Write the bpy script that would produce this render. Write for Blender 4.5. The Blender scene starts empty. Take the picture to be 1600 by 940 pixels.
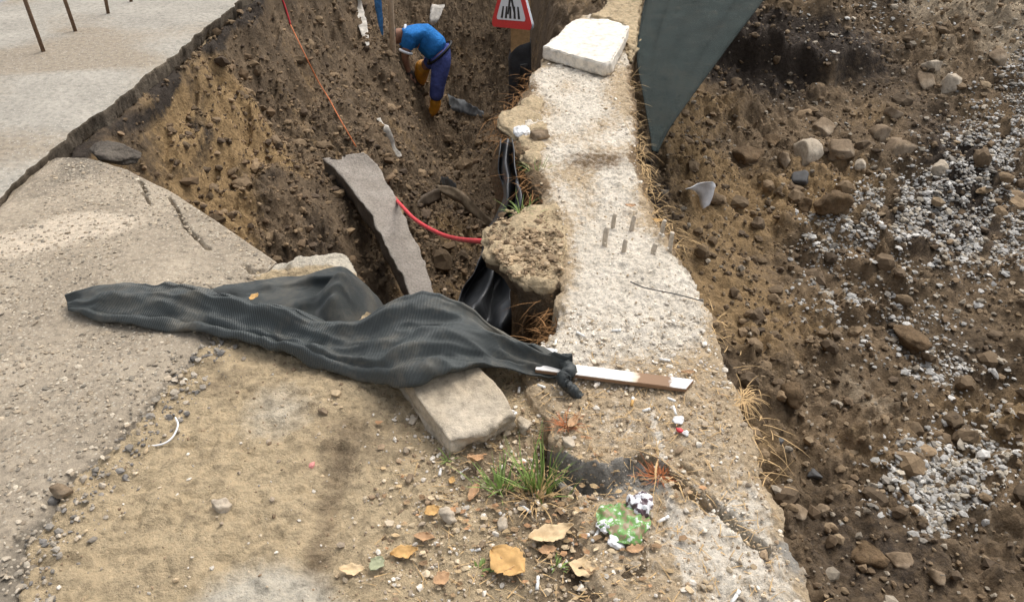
import bpy, bmesh, math, random
import numpy as np
from mathutils import Vector, Matrix, Euler, noise as mn
random.seed(7); RNG = np.random.default_rng(7)
S = bpy.context.scene; COL = S.collection
R = math.radians
# ---------------------------------------------------------------- camera, sky, sun, exposure
CAM_H, PITCH, FPX = 1.55, R(35), 1230.0
cd = bpy.data.cameras.new('camera'); cam = bpy.data.objects.new('camera', cd); COL.objects.link(cam)
cam.location = (0, 0, CAM_H); cam.rotation_euler = (R(90) - PITCH, 0, 0)
cd.sensor_width = 36; cd.lens = FPX / 1600 * 36; cd.clip_start = .05; cd.clip_end = 2000
S.camera = cam
w = bpy.data.worlds.new('World'); S.world = w; w.use_nodes = True
nt = w.node_tree; bg = nt.nodes['Background']; sky = nt.nodes.new('ShaderNodeTexSky')
SUN_EL, SUN_AZ = R(58), R(35)          # azimuth measured from +Y towards +X
sky.sky_type = 'NISHITA'; sky.sun_disc = False; sky.sun_elevation = SUN_EL; sky.sun_rotation = SUN_AZ
sky.air_density = 1.0; sky.dust_density = 5.0; sky.ozone_density = .6
hs = nt.nodes.new('ShaderNodeHueSaturation'); hs.inputs['Saturation'].default_value = .35      # overcast: nearly white sky
nt.links.new(sky.outputs[0], hs.inputs['Color']); nt.links.new(hs.outputs[0], bg.inputs[0]); bg.inputs[1].default_value = .145
sl = bpy.data.lights.new('sun', 'SUN'); sun = bpy.data.objects.new('sun', sl); COL.objects.link(sun)
sl.energy = .85; sl.angle = R(45); sl.color = (1, .97, .93)
sd = Vector((math.sin(SUN_AZ) * math.cos(SUN_EL), math.cos(SUN_AZ) * math.cos(SUN_EL), math.sin(SUN_EL)))
sun.rotation_euler = (-sd).to_track_quat('-Z', 'Y').to_euler(); sun.location = sd * 20
vs = S.view_settings; vs.view_transform = 'Standard'; vs.look = 'None'; vs.gamma = 1; vs.exposure = .70
vs.use_curve_mapping = False

# ---------------------------------------------------------------- measuring helpers
CP, SP = math.cos(PITCH), math.sin(PITCH)
def ray(px, py):
    u = (px - 800) / FPX; v = (470 - py) / FPX
    return u, CP + v * SP, -SP + v * CP
def at(px, py, z=0.0):                 # point of the photo on the level z
    d = ray(px, py); t = (z - CAM_H) / d[2]
    return Vector((d[0] * t, d[1] * t, z))
def aty(px, py, Y):                    # point of the photo at the distance Y
    d = ray(px, py); t = Y / d[1]
    return Vector((d[0] * t, Y, CAM_H + d[2] * t))
# ---------------------------------------------------------------- noise (numpy)
_perm = np.random.default_rng(3).permutation(512).astype(np.int64)
_ang = np.random.default_rng(4).random(512) * 2 * np.pi
_gx, _gy = np.cos(_ang), np.sin(_ang)
def perlin(x, y):
    xi = np.floor(x).astype(np.int64); yi = np.floor(y).astype(np.int64); xf = x - xi; yf = y - yi
    u = xf * xf * xf * (xf * (xf * 6 - 15) + 10); v = yf * yf * yf * (yf * (yf * 6 - 15) + 10)
    def g(ix, iy, fx, fy):
        h = _perm[(_perm[ix & 511] + iy) & 511]; return _gx[h] * fx + _gy[h] * fy
    a = g(xi, yi, xf, yf); b = g(xi + 1, yi, xf - 1, yf); c = g(xi, yi + 1, xf, yf - 1); d = g(xi + 1, yi + 1, xf - 1, yf - 1)
    return ((a + u * (b - a)) * (1 - v) + (c + u * (d - c)) * v) * 1.5
def fbm(x, y, f=1, n=4, gain=.5):
    r = 0; a = 1
    for i in range(n):
        r = r + a * perlin(x * f + 17.3 * i, y * f - 9.1 * i); f *= 2.03; a *= gain
    return r
def billow(x, y, f=1, n=4, gain=.5):   # lumpy, clods with sharp valleys
    r = 0; a = 1
    for i in range(n):
        r = r + a * (np.abs(perlin(x * f + 7.7 * i, y * f + 3.3 * i)) - .3); f *= 2.1; a *= gain
    return r
def clods(x, y, f, seed=0, keep=.75):  # rounded lumps of uneven height with creases between
    x = x * f + seed * 5.3; y = y * f - seed * 2.9; xi = np.floor(x).astype(np.int64); yi = np.floor(y).astype(np.int64); best = np.zeros_like(x) - 1
    for a in (-1, 0, 1):
        for b in (-1, 0, 1):
            h = _perm[(_perm[(xi + a) & 511] + yi + b) & 511]; h2 = _perm[(h + 71) & 511]; h3 = _perm[(h2 + 133) & 511]
            r = .35 + .45 * h3 / 512; d = np.hypot(x - (xi + a + .15 + .7 * h / 512), (y - (yi + b + .15 + .7 * h2 / 512)) * (.75 + .5 * h / 512)) / r
            best = np.maximum(best, np.where(h3 < keep * 512, np.clip(1 - d * d, 0, 1) ** .8 * r * (.5 + h / 700), 0))
    return best
def sstep(a, b, x):
    t = np.clip((x - a) / (b - a), 0, 1); return t * t * (3 - 2 * t)
def gauss(x, y, cx, cy, r, r2=None):
    return np.exp(-((x - cx) / r) ** 2 - ((y - cy) / (r2 or r)) ** 2)
A_ = np.asarray
# ---------------------------------------------------------------- mesh helpers
def put(me, name, mat=None, parent=None, smooth=True):
    o = bpy.data.objects.new(name, me); COL.objects.link(o)
    if mat is not None and not me.materials: me.materials.append(mat)
    if parent: o.parent = parent
    if len(me.polygons): me.polygons.foreach_set('use_smooth', np.full(len(me.polygons), bool(smooth)))
    return o
def mesh_np(name, V, F, attrs=None, col=None):
    me = bpy.data.meshes.new(name); V = A_(V, dtype=np.float32); F = A_(F, dtype=np.int32); k = F.shape[1]
    me.vertices.add(len(V)); me.vertices.foreach_set('co', V.ravel())
    me.loops.add(F.size); me.loops.foreach_set('vertex_index', F.ravel())
    me.polygons.add(len(F)); me.polygons.foreach_set('loop_start', np.arange(0, F.size, k, dtype=np.int32))
    me.polygons.foreach_set('loop_total', np.full(len(F), k, dtype=np.int32))
    me.update(calc_edges=True)
    for n, a in (attrs or {}).items():
        at_ = me.attributes.new(n, 'FLOAT', 'POINT'); at_.data.foreach_set('value', A_(a, dtype=np.float32).ravel())
    if col is not None:
        c = me.attributes.new('Col', 'FLOAT_COLOR', 'POINT')
        c.data.foreach_set('color', np.c_[col, np.ones(len(col))].astype(np.float32).ravel())
    return me
def gridF(nr, nc, closed=False):
    i = np.arange(nr - 1)[:, None]; j = np.arange(nc if closed else nc - 1)[None, :]; j2 = (j + 1) % nc
    return np.stack([i * nc + j, i * nc + j2, (i + 1) * nc + j2, (i + 1) * nc + j], -1).reshape(-1, 4)
def grid_obj(name, X, Y, Z, mat, attrs=None, uv=False, parent=None, flip=False):
    F = gridF(*X.shape)
    if flip: F = F[:, ::-1]
    me = mesh_np(name, np.stack([X, Y, Z], -1).reshape(-1, 3), F, attrs)
    if uv:
        nr, nc = X.shape; U, V = np.meshgrid(np.linspace(0, 1, nc), np.linspace(0, 1, nr))
        l = me.uv_layers.new(name='UVMap'); uvs = np.stack([U, V], -1).reshape(-1, 2)[F.ravel()]
        l.data.foreach_set('uv', uvs.astype(np.float32).ravel())
    return put(me, name, mat, parent)
def thing(o, label, cat, group=None):
    o['label'] = label; o['category'] = cat
    if group: o['group'] = group
    return o
def empty(name, loc, label, cat, group=None):
    o = bpy.data.objects.new(name, None); COL.objects.link(o); o.location = loc; o.empty_display_size = .05
    bpy.context.view_layer.update()
    return thing(o, label, cat, group)
def child(o, p):
    o.parent = p; o.matrix_parent_inverse = Matrix.Translation(p.location).inverted(); return o
def struct(o): o['kind'] = 'structure'; return o
def stuff(o, label, cat): o['kind'] = 'stuff'; return thing(o, label, cat)
def crom(P, n):                        # Catmull-Rom through rows of P
    P = A_(P, dtype=float); k = len(P); t = np.linspace(0, k - 1 - 1e-6, n); i = t.astype(int); f = (t - i)[:, None]
    g = lambda j: P[np.clip(j, 0, k - 1)].reshape(n, -1)
    p0, p1, p2, p3 = g(i - 1), g(i), g(i + 1), g(i + 2)
    r = .5 * (2 * p1 + (p2 - p0) * f + (2 * p0 - 5 * p1 + 4 * p2 - p3) * f ** 2 + (3 * p1 - p0 - 3 * p2 + p3) * f ** 3)
    return r.reshape((n,) + P.shape[1:])
def loft(rows, nu, nv):                # rows[i][j] -> smooth (nv, nu, 3)
    P = A_([[tuple(p) for p in r] for r in rows], dtype=float)
    P = crom(P, nv); P = crom(P.transpose(1, 0, 2), nu).transpose(1, 0, 2); return P
def tube(name, pts, rad, mat, parent=None, n=8, sub=6, jit=0):
    P = crom([tuple(p) for p in pts], max(2, (len(pts) - 1) * sub + 1)) if sub > 1 else A_([tuple(p) for p in pts], float)
    rr = np.interp(np.linspace(0, 1, len(P)), np.linspace(0, 1, len(rad)), rad) if hasattr(rad, '__len__') else np.full(len(P), rad)
    T = np.gradient(P, axis=0); T /= np.linalg.norm(T, axis=1)[:, None] + 1e-9
    ref = np.array([0, 0, 1.]) if abs(T[:, 2]).mean() < .8 else np.array([1., 0, 0])
    A = np.cross(T, ref); A /= np.linalg.norm(A, axis=1)[:, None] + 1e-9; B = np.cross(T, A)
    th = np.linspace(0, 2 * np.pi, n, endpoint=False)
    V = P[:, None] + rr[:, None, None] * (np.cos(th)[None, :, None] * A[:, None] + np.sin(th)[None, :, None] * B[:, None])
    if jit: V = V + RNG.normal(0, jit, V.shape)
    m = len(P); V = V.reshape(-1, 3); F = gridF(m, n, True)
    V = np.vstack([V, P[0], P[-1]]); j = np.arange(n); a = m * n
    caps = np.vstack([np.c_[np.full(n, a), (j + 1) % n, j, j], np.c_[np.full(n, a + 1), (m - 1) * n + j, (m - 1) * n + (j + 1) % n, (m - 1) * n + (j + 1) % n]])
    bm = bmesh.new(); vv = [bm.verts.new(v) for v in V]
    for f in F: bm.faces.new([vv[q] for q in f])
    for f in caps: bm.faces.new([vv[q] for q in f[:3]])
    bmesh.ops.recalc_face_normals(bm, faces=bm.faces)
    me = bpy.data.meshes.new(name); bm.to_mesh(me); bm.free()
    return put(me, name, mat, parent)
def rock(name, loc, dims, rot, mat, seed=0, boxy=.5, rough=.12, sub=4, parent=None, fine=.03):
    bm = bmesh.new(); bmesh.ops.create_cube(bm, size=2); bmesh.ops.subdivide_edges(bm, edges=bm.edges[:], cuts=2 ** sub - 1, use_grid_fill=True)
    M = Euler(rot).to_matrix(); off = Vector((seed * 3.7, seed * 1.3, -seed * 2.1)); md = min(dims)
    cuts = [(mn.random_unit_vector(), random.uniform(.62, .95)) for _ in range(9)] if boxy < .9 else []
    for v in bm.verts:
        p = v.co.copy(); s = p.normalized(); q = p * boxy + s * (1 - boxy) * 1.15
        for n_, d_ in cuts:
            e = q.dot(n_) - d_
            if e > 0: q -= n_ * e * .85
        k = mn.fractal(q * 1.3 + off, 1, 2, 4) * rough + mn.noise(q * 6 + off) * fine + mn.noise(q * 14 + off) * fine * .5
        q = q + s * k
        v.co = Vector((q.x * dims[0], q.y * dims[1], q.z * dims[2])) * .5
    bmesh.ops.transform(bm, matrix=M.to_4x4(), verts=bm.verts)
    me = bpy.data.meshes.new(name); bm.to_mesh(me); bm.free()
    o = put(me, name, mat, parent); o.location = loc; return o
# ---------------------------------------------------------------- materials
def base(name, rough=.9, spec=.25):
    m = bpy.data.materials.new(name); m.use_nodes = True; n = m.node_tree; b = n.nodes['Principled BSDF']
    b.inputs['Roughness'].default_value = rough; b.inputs['Specular IOR Level'].default_value = spec
    return m, n, b
def nd(n, t, **k):
    x = n.nodes.new(t)
    for a, v in k.items():
        if a in x.inputs: x.inputs[a].default_value = v
        else: setattr(x, a, v)
    return x
def noise_n(n, scale, detail=6, rough=.6, co=None, dist=0):
    t = nd(n, 'ShaderNodeTexNoise'); t.inputs['Scale'].default_value = scale; t.inputs['Detail'].default_value = detail
    t.inputs['Roughness'].default_value = rough; t.inputs['Distortion'].default_value = dist
    if co is not None: n.links.new(co, t.inputs['Vector'])
    return t.outputs['Fac']
def ramp(n, fac, stops):
    r = nd(n, 'ShaderNodeValToRGB'); e = r.color_ramp.elements
    while len(e) > 1: e.remove(e[-1])
    e[0].position = stops[0][0]; e[0].color = (*stops[0][1], 1)
    for p, c in stops[1:]:
        q = e.new(p); q.color = (*c, 1)
    n.links.new(fac, r.inputs[0]); return r.outputs[0]
def mix(n, fac, a, b, blend='MIX'):
    m = nd(n, 'ShaderNodeMix', data_type='RGBA', blend_type=blend)
    for s, v in ((m.inputs[0], fac), (m.inputs[6], a), (m.inputs[7], b)):
        if isinstance(v, (int, float)): s.default_value = v
        elif isinstance(v, tuple): s.default_value = (*v, 1)
        else: n.links.new(v, s)
    return m.outputs[2]
def math_n(n, op, a, b=0, clamp=False):
    m = nd(n, 'ShaderNodeMath', operation=op, use_clamp=clamp)
    for s, v in zip(m.inputs, (a, b)):
        if isinstance(v, (int, float)): s.default_value = v
        else: n.links.new(v, s)
    return m.outputs[0]
def attr(n, name):
    a = nd(n, 'ShaderNodeAttribute'); a.attribute_name = name; return a
def bump(n, b, h, strength=.5, dist=.01):
    u = nd(n, 'ShaderNodeBump'); u.inputs['Strength'].default_value = strength; u.inputs['Distance'].default_value = dist
    n.links.new(h, u.inputs['Height']); n.links.new(u.outputs[0], b.inputs['Normal'])
def coords(n): return nd(n, 'ShaderNodeTexCoord').outputs['Object']
def stone_mat(name, c0, c1, c2, scale=12, bs=.6, bd=.006, rough=.9, speck=None, masks=(), spec=.2):
    """three-tone mottled mineral surface; masks = (attribute, colour, noise amount) laid over it"""
    m, n, b = base(name, rough, spec); co = coords(n)
    big = noise_n(n, scale * .25, 5, .6, co); f = noise_n(n, scale * 3, 8, .7, co)
    col = ramp(n, big, [(.3, c0), (.5, c1), (.68, c2)])
    g = ramp(n, f, [(.25, (.45, .45, .45)), (.5, (1, 1, 1)), (.8, (1.35, 1.33, 1.3))])
    for a, c, am in masks:
        fac = math_n(n, 'ADD', attr(n, a).outputs['Fac'], math_n(n, 'MULTIPLY', math_n(n, 'SUBTRACT', noise_n(n, scale * 1.7, 8, .72, co), .5), am))
        fac = ramp(n, fac, [(.35, (0, 0, 0)), (.62, (1, 1, 1))])
        col = mix(n, fac, col, c)
    col = mix(n, 1.0, col, g, 'MULTIPLY')
    if speck:
        v = nd(n, 'ShaderNodeTexVoronoi'); v.inputs['Scale'].default_value = speck[0]; n.links.new(co, v.inputs['Vector'])
        sfac = ramp(n, v.outputs['Color'], [(speck[2], (0, 0, 0)), (speck[2] + .04, (1, 1, 1))])
        rim = ramp(n, v.outputs['Distance'], [(.32, (1, 1, 1)), (.42, (0, 0, 0))])
        col = mix(n, math_n(n, 'MULTIPLY', sfac, rim), col, speck[1])
    n.links.new(col, b.inputs['Base Color'])
    h = math_n(n, 'ADD', noise_n(n, scale * 4, 10, .72, co), math_n(n, 'MULTIPLY', noise_n(n, scale * .8, 6, .6, co), 1.5))
    bump(n, b, h, bs, bd); return m
def plain(name, c, rough=.6, spec=.3, var=.25, scale=30, metal=0, bs=.2, bd=.004):
    m, n, b = base(name, rough, spec); co = coords(n); b.inputs['Metallic'].default_value = metal
    lo = tuple(x * (1 - var) for x in c); hi = tuple(min(1, x * (1 + var)) for x in c)
    f = noise_n(n, scale, 6, .65, co); n.links.new(ramp(n, f, [(.3, lo), (.7, hi)]), b.inputs['Base Color'])
    bump(n, b, f, bs, bd); return m
def col_mat(name, rough=.9, bs=.5, scale=60):
    m, n, b = base(name, rough, .2); co = coords(n); f = noise_n(n, scale, 6, .7, co)
    n.links.new(mix(n, 1.0, attr(n, 'Col').outputs['Color'], ramp(n, f, [(.25, (.6, .6, .6)), (.75, (1.25, 1.25, 1.25))]), 'MULTIPLY'), b.inputs['Base Color'])
    bump(n, b, f, bs, .004); return m
SAND, CLAY, SOIL, DARK = (.42, .31, .18), (.30, .195, .095), (.125, .083, .05), (.06, .042, .028)
M = {}
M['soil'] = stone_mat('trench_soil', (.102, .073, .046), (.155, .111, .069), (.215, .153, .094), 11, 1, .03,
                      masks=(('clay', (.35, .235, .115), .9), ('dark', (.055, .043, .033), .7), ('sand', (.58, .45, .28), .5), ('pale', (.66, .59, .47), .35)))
M['soil_r'] = stone_mat('excavation_soil', (.125, .089, .054), (.188, .133, .080), (.26, .185, .112), 9, 1, .03,
                        masks=(('clay', (.29, .195, .098), .9), ('dry', (.36, .285, .195), .8), ('dark', (.055, .042, .032), .7)))
M['asphalt'] = stone_mat('worn_asphalt', (.275, .228, .168), (.335, .28, .208), (.40, .335, .25), 14, .9, .010, speck=(95, (.44, .385, .30), .62),
                         masks=(('pale', (.50, .42, .32), .25), ('grey', (.20, .17, .13), .9)))
M['asphalt_edge'] = stone_mat('broken_asphalt', (.10, .080, .058), (.165, .133, .097), (.25, .205, .15), 30, 1, .02)
M['road'] = stone_mat('far_asphalt', (.265, .243, .203), (.31, .285, .238), (.36, .33, .277), 11, .6, .005, rough=.8, speck=(110, (.42, .39, .34), .7),
                      masks=(('wet', (.265, .222, .165), .5), ('grey', (.25, .255, .265), .4)))
M['concrete'] = stone_mat('rough_concrete', (.62, .55, .445), (.72, .645, .53), (.79, .715, .60), 22, 1, .015,
                          masks=(('dirt', (.50, .385, .25), 1.1), ('soil', (.20, .138, .08), .8), ('grey', (.33, .305, .265), .8)))
M['slab_c'] = stone_mat('slab_concrete', (.62, .56, .47), (.70, .64, .545), (.76, .70, .60), 8, .25, .006)
M['block_c'] = stone_mat('block_concrete', (.32, .255, .175), (.42, .35, .255), (.54, .465, .36), 10, .9, .010)
M['strip_c'] = stone_mat('grey_pavement', (.25, .22, .185), (.31, .275, .235), (.37, .33, .285), 25, .9, .008)
M['col'] = col_mat('mineral_bits')
M['rock'] = stone_mat('field_stone', (.15, .105, .065), (.23, .17, .11), (.36, .29, .21), 12, .7, .008)
M['rock_l'] = stone_mat('pale_stone', (.34, .28, .21), (.44, .37, .28), (.54, .47, .37), 14, .6, .006)
M['clod'] = stone_mat('earth_clod', (.10, .066, .036), (.155, .104, .058), (.21, .14, .078), 16, 1, .012)
M['brick'] = plain('red_brick', (.36, .14, .09), .9); M['slate'] = plain('dark_slate', (.07, .068, .066), .7)
M['wood'] = plain('weathered_wood', (.33, .21, .11), .8); M['board'] = plain('post_board', (.42, .26, .12), .75)
M['pole'] = plain('pole_wood', (.48, .36, .24), .7); M['bark'] = plain('dark_wood', (.10, .075, .052), .85)
M['rust'] = plain('rusty_steel', (.15, .095, .06), .8, .3, .4, 60); M['rebar'] = plain('dusty_steel', (.50, .43, .34), .9, .2, .25, 80)
M['black'] = plain('black_sheet', (.030, .032, .034), .42, .5, .5, 14, bs=.4)
M['white'] = plain('white_plastic', (.72, .71, .69), .5, .4, .12); M['bag'] = plain('clear_bag', (.70, .70, .70), .4, .5, .2, 18)
M['rag'] = plain('muddy_rag', (.42, .39, .34), .8, .2, .6, 12); M['bluestrap'] = plain('blue_strap', (.06, .22, .48), .5, .4, .4)
M['red'] = plain('red_tape', (.62, .05, .06), .5, .4, .25); M['orange'] = plain('orange_line', (.50, .15, .05), .6, .3, .3)
M['greycloth'] = plain('grey_cloth', (.13, .135, .135), .7, .3, .5, 12)
M['skin'] = plain('skin', (.30, .155, .10), .6); M['shirt'] = plain('blue_shirt', (.026, .17, .47), .85, .1, .3, 8, bs=1, bd=.05)
M['trouser'] = plain('blue_trousers', (.10, .13, .37), .85, .1, .35, 9, bs=1, bd=.05); M['boot'] = plain('orange_boot', (.62, .27, .025), .5, .4, .35, 9, bs=.8, bd=.03)
M['belt'] = plain('black_belt', (.015, .015, .016), .6); M['hair'] = plain('dark_hair', (.02, .015, .012), .7); M['glove'] = plain('dark_glove', (.05, .04, .035), .9)
M['collar'] = plain('white_trim', (.65, .68, .72), .8, .1, .05)
M['signred'] = plain('sign_red', (.62, .035, .035), .4, .5, .08); M['signwhite'] = plain('sign_white', (.72, .72, .72), .4, .5, .04)
M['signblack'] = plain('sign_black', (.012, .012, .014), .45, .5, .1); M['alu'] = plain('sign_back', (.42, .45, .48), .45, .5, .1)
M['grass'] = plain('grass_blade', (.19, .27, .07), .6, .3, .5, 25); M['straw'] = plain('dry_straw', (.46, .31, .15), .8, .2, .35, 25)
M['root'] = plain('brown_roots', (.28, .15, .065), .9, .1, .4, 25); M['rustroot'] = plain('reddish_needles', (.38, .14, .06), .9, .1, .35, 25)
M['leaf_y'] = plain('yellow_leaf', (.48, .29, .11), .8, .3, .25, 40); M['leaf_b'] = plain('brown_leaf', (.40, .24, .125), .7, .3, .25, 40)
M['leaf_t'] = plain('tan_leaf', (.58, .43, .25), .7, .3, .15, 40); M['leaf_g'] = plain('greygreen_leaf', (.30, .31, .19), .7, .3, .2, 40)
M['butt'] = plain('paper_white', (.78, .76, .71), .8, .2, .08); M['filter'] = plain('filter_cork', (.60, .36, .13), .8, .2, .2)
M['pink'] = plain('pink_stone', (.66, .27, .24), .7)
def tarp_mat(name, c, ribs, bd=.004, alpha=None):
    m, n, b = base(name, .55, .35); u = nd(n, 'ShaderNodeUVMap'); co = coords(n)
    wv = nd(n, 'ShaderNodeTexWave', wave_type='BANDS', bands_direction='X', wave_profile='SIN'); wv.inputs['Scale'].default_value = ribs; wv.inputs['Distortion'].default_value = 1.6; wv.inputs['Detail Scale'].default_value = .6
    wv.inputs['Detail'].default_value = 1; n.links.new(u.outputs[0], wv.inputs[0])
    f = noise_n(n, 8, 6, .6, co); f2 = noise_n(n, 220, 3, .6, co)
    cc = ramp(n, f, [(.3, tuple(x * .75 for x in c)), (.6, c), (.8, tuple(x * 1.6 for x in c))])
    cc = mix(n, 1.0, cc, ramp(n, wv.outputs['Fac'], [(.1, (.62, .62, .62)), (.6, (1.2, 1.2, 1.2))]), 'MULTIPLY')
    dust = ramp(n, noise_n(n, 5, 8, .7, co), [(.48, (0, 0, 0)), (.72, (.6, .6, .6) if alpha is None else (.08, .08, .08))])
    cc = mix(n, dust, cc, (.23, .20, .15)); n.links.new(cc, b.inputs['Base Color'])
    bump(n, b, math_n(n, 'ADD', wv.outputs['Fac'], math_n(n, 'MULTIPLY', f2, .6)), .8, bd)
    if alpha is not None: b.inputs['Alpha'].default_value = alpha
    return m
M['tarp'] = tarp_mat('knitted_shade_net', (.056, .064, .062), 115, .0014)
M['net'] = tarp_mat('green_debris_net', (.040, .052, .048), 60, .001, .74)
M['net'].node_tree.nodes['Principled BSDF'].inputs['Roughness'].default_value = .85; M['net'].node_tree.nodes['Principled BSDF'].inputs['Specular IOR Level'].default_value = .1

# ---------------------------------------------------------------- the land: shapes as functions of plan position
def xe(y):   # pit-side edge of the road
    return -2.19 + .13 * sstep(3.4, 6.2, y) + .035 * perlin(y * 2.1, y * 0 + 4.2) + .02 * perlin(y * 7, y * 0 + 1.7)
NEAR = [(-4, 3.40), (-2.25, 3.42), (-1.8, 3.40), (-1.5, 3.1), (-1.25, 2.82), (-.88, 2.47), (-.83, 2.49), (-.62, 2.52), (-.57, 2.42), (-.5, 2.2), (-.38, 2.05), (-.2, 1.97), (.02, 1.95), (.5, 1.98)]
def yn(x): return np.interp(x, [p[0] for p in NEAR], [p[1] for p in NEAR]) + .012 * perlin(x * 9, x * 0 + 2.2)
PR = [(.3, -1.07), (1.05, -1.06), (1.2, -1.12), (1.43, -1.10), (1.6, -1.02), (1.8, -1.0), (1.97, -.95), (2.2, -.93), (2.40, -.90), (2.47, -.87), (2.56, -.96), (2.82, -1.22), (3.1, -1.50), (3.33, -1.78), (3.42, -1.95), (3.46, -2.05)]
def HL(x, y, detail=True):
    t = x - xe(y); n_ = y - yn(x); t0 = t; PX, PZ = [0, .03, .10, .36, .6, .9, 1.3, 2.3], [0, -.12, -.32, -.80, -.98, -1.14, -1.52, -2.3]
    d0 = np.interp(t, PX, PZ); s_ = x - d0      # s_ runs down the face, so lumps keep their shape on the steep part
    t = np.where(t > 0, np.maximum(t + sstep(0, .06, t) * (.10 * billow(y, s_, 1.5, 2, .5) + .025 * billow(y + 5, s_, 5, 2, .5) + .06 * clods(y, s_, 4.5, 9, .5) - .015), .0), t)
    dep = np.interp(t, PX, PZ)
    dep = dep * (1 + .42 * sstep(5.5, 9, y))
    nd_ = np.interp(n_, [0, .02, .05, .2, .6, 1.2], [0, -.35, -.75, -1.35, -1.9, -2.6])
    far = -2.25 + np.clip(y - 9.7, 0, 9) * .72 + .25 * perlin(x * 1.1, y * .6)
    pit = np.maximum(np.maximum(dep, nd_), np.minimum(far, -.03))
    pit = pit - .36 * gauss(x, y, -.84, 8.55, .30, .75) + .30 * gauss(x, y, -1.38, 8.5, .33, .5) + .22 * gauss(x, y, -1.25, 9.35, .25) + .18 * gauss(x, y, -1.5, 4.6, .35, .5)
    inside = sstep(0, .05, np.minimum(t0, n_)); din = sstep(.05, .35, -pit) * inside; t = t0
    z = np.where((t > 0) & (n_ > 0), pit, 0)
    # the surface in front: sand lying a little below the asphalt, washing onto the wall
    sand = -.030 + .010 * fbm(x, y, 2.2, 3) + .014 * sstep(-.1, .28, x) + .016 * sstep(.15, .3, x) * sstep(1.75, 1.2, y)
    sand = sand + .018 * gauss(x, y, -.62, 1.76, .16, .10) - .02 * gauss(x, y, -.47, 1.25, .07, .35) + .012 * gauss(x, y, -.75, 1.5, .2, .12)
    sand = sand + .010 * sstep(.1, .25, perlin(x * 3.1 + 5, y * 4.3)) * sstep(-.3, -.5, x) - .02 * sstep(1.62, 1.75, y) * sstep(-.25, -.05, x)
    sand = sand + .03 * gauss(x, y, -.72, 2.47, .16, .1)
    sand = sand - .13 * sstep(.04, .10, x) * sstep(1.37, 1.44, y) * sstep(1.66, 1.58, y)
    sand = sand - .045 * sstep(.08, .18, x) * sstep(1.12, 1.36, y) * sstep(1.75, 1.6, y) - .012 * sstep(.2, .34, x)
    xp = np.interp(y, [p[0] for p in PR], [p[1] for p in PR]); sand = sand + .006 * sstep(.22, .0, x - xp) * sstep(2.4, 2.2, y)
    sand = np.where((x < xp - .04) | ((y > 2.56) & (x < -.9)), -.10, sand)
    z = np.where((t > 0) & (n_ > 0), np.minimum(z, sand), sand); z = np.where(t <= 0, -.13, z)
    z = z + (np.maximum(HR(x * 0 + .5, y, False) - .05, z) - z) * sstep(.0, .42, x) * sstep(5.5, 6.1, y)
    if detail:
        m_ = sstep(-.45, .35, perlin(x * 1.3 + 8, y * 1.1)) * sstep(.1, .5, t + .25 * perlin(x * 2, y * 2))
        wx = s_ + .03 * perlin(s_ * 12, y * 12); wy = y + .03 * perlin(s_ * 12 + 5, y * 12)
        z = z + din * (.11 * billow(s_, y, 2.3, 4, .52) + .022 * billow(wx, wy, 15, 3, .7) + m_ * (.15 * clods(wx, wy, 3.2, 1, .4) + .11 * clods(wx, wy, 8, 2, .6) + .07 * clods(wx, wy, 18, 3, .6)))
        z = z + (1 - inside) * (.0045 * fbm(x, y, 22, 3, .6) + .004 * np.abs(perlin(x * 60, y * 60)) + .007 * sstep(.02, .07, fbm(x + 3, y * 1.3, 3.4, 4, .6)) + .006 * sstep(.15, .2, fbm(x + 9, y * 1.2, 5.5, 4, .6)) + .03 * clods(x, y, 34, 4, .15))
    return z
def HR(x, y, detail=True):
    z = np.interp(y, [0, 3, 4.5, 5.6, 6.6, 7.4, 8.6, 10], [-1.5, -1.38, -1.2, -1.0, -.78, -.45, -.12, -.02])
    z = z + .45 * gauss(x, y, .7, 5.6, .75, 1.7) + .25 * sstep(3.5, 7, x) * sstep(4, 7, y)
    line = 6.75 + .25 * perlin(x * 1.3, x * 0 + 8) + .1 * perlin(x * 5, x * 0)
    z = z + (.22 * sstep(line - .03, line + .05, y) - .05) * sstep(1.2, 1.6, x) * sstep(3.4, 2.9, x)
    z = z + .12 * gauss(x, y, 2.75, 4.7, .7, .9) - .12 * gauss(x, y, 3.0, 3.2, .8)
    if detail:
        a = .6 + .5 * sstep(-.2, .5, perlin(x * .9 + 3, y * .9))
        wx = x + .04 * perlin(x * 9, y * 9); wy = y + .04 * perlin(x * 9 + 5, y * 9); z = z + a * (.11 * billow(x, y, 1.7, 3, .5) + .06 * billow(x + 4, y, 5.5, 4, .6) + .025 * billow(wx, wy, 15, 3, .7)) + sstep(-.3, .3, perlin(x * 1.1, y * 1.4 + 6)) * (.20 * clods(wx, wy, 2.6, 5, .4) + .13 * clods(wx, wy, 6.5, 6, .55) + .08 * clods(wx, wy, 15, 7, .55))
    return z
def spaced(a, b, d0, d1):
    n = int((b - a) / ((d0 + d1) / 2)); t = np.linspace(0, 1, n); s = np.cumsum(d0 + (d1 - d0) * t); s = (s - s[0]) / (s[-1] - s[0]); return a + (b - a) * s
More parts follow.
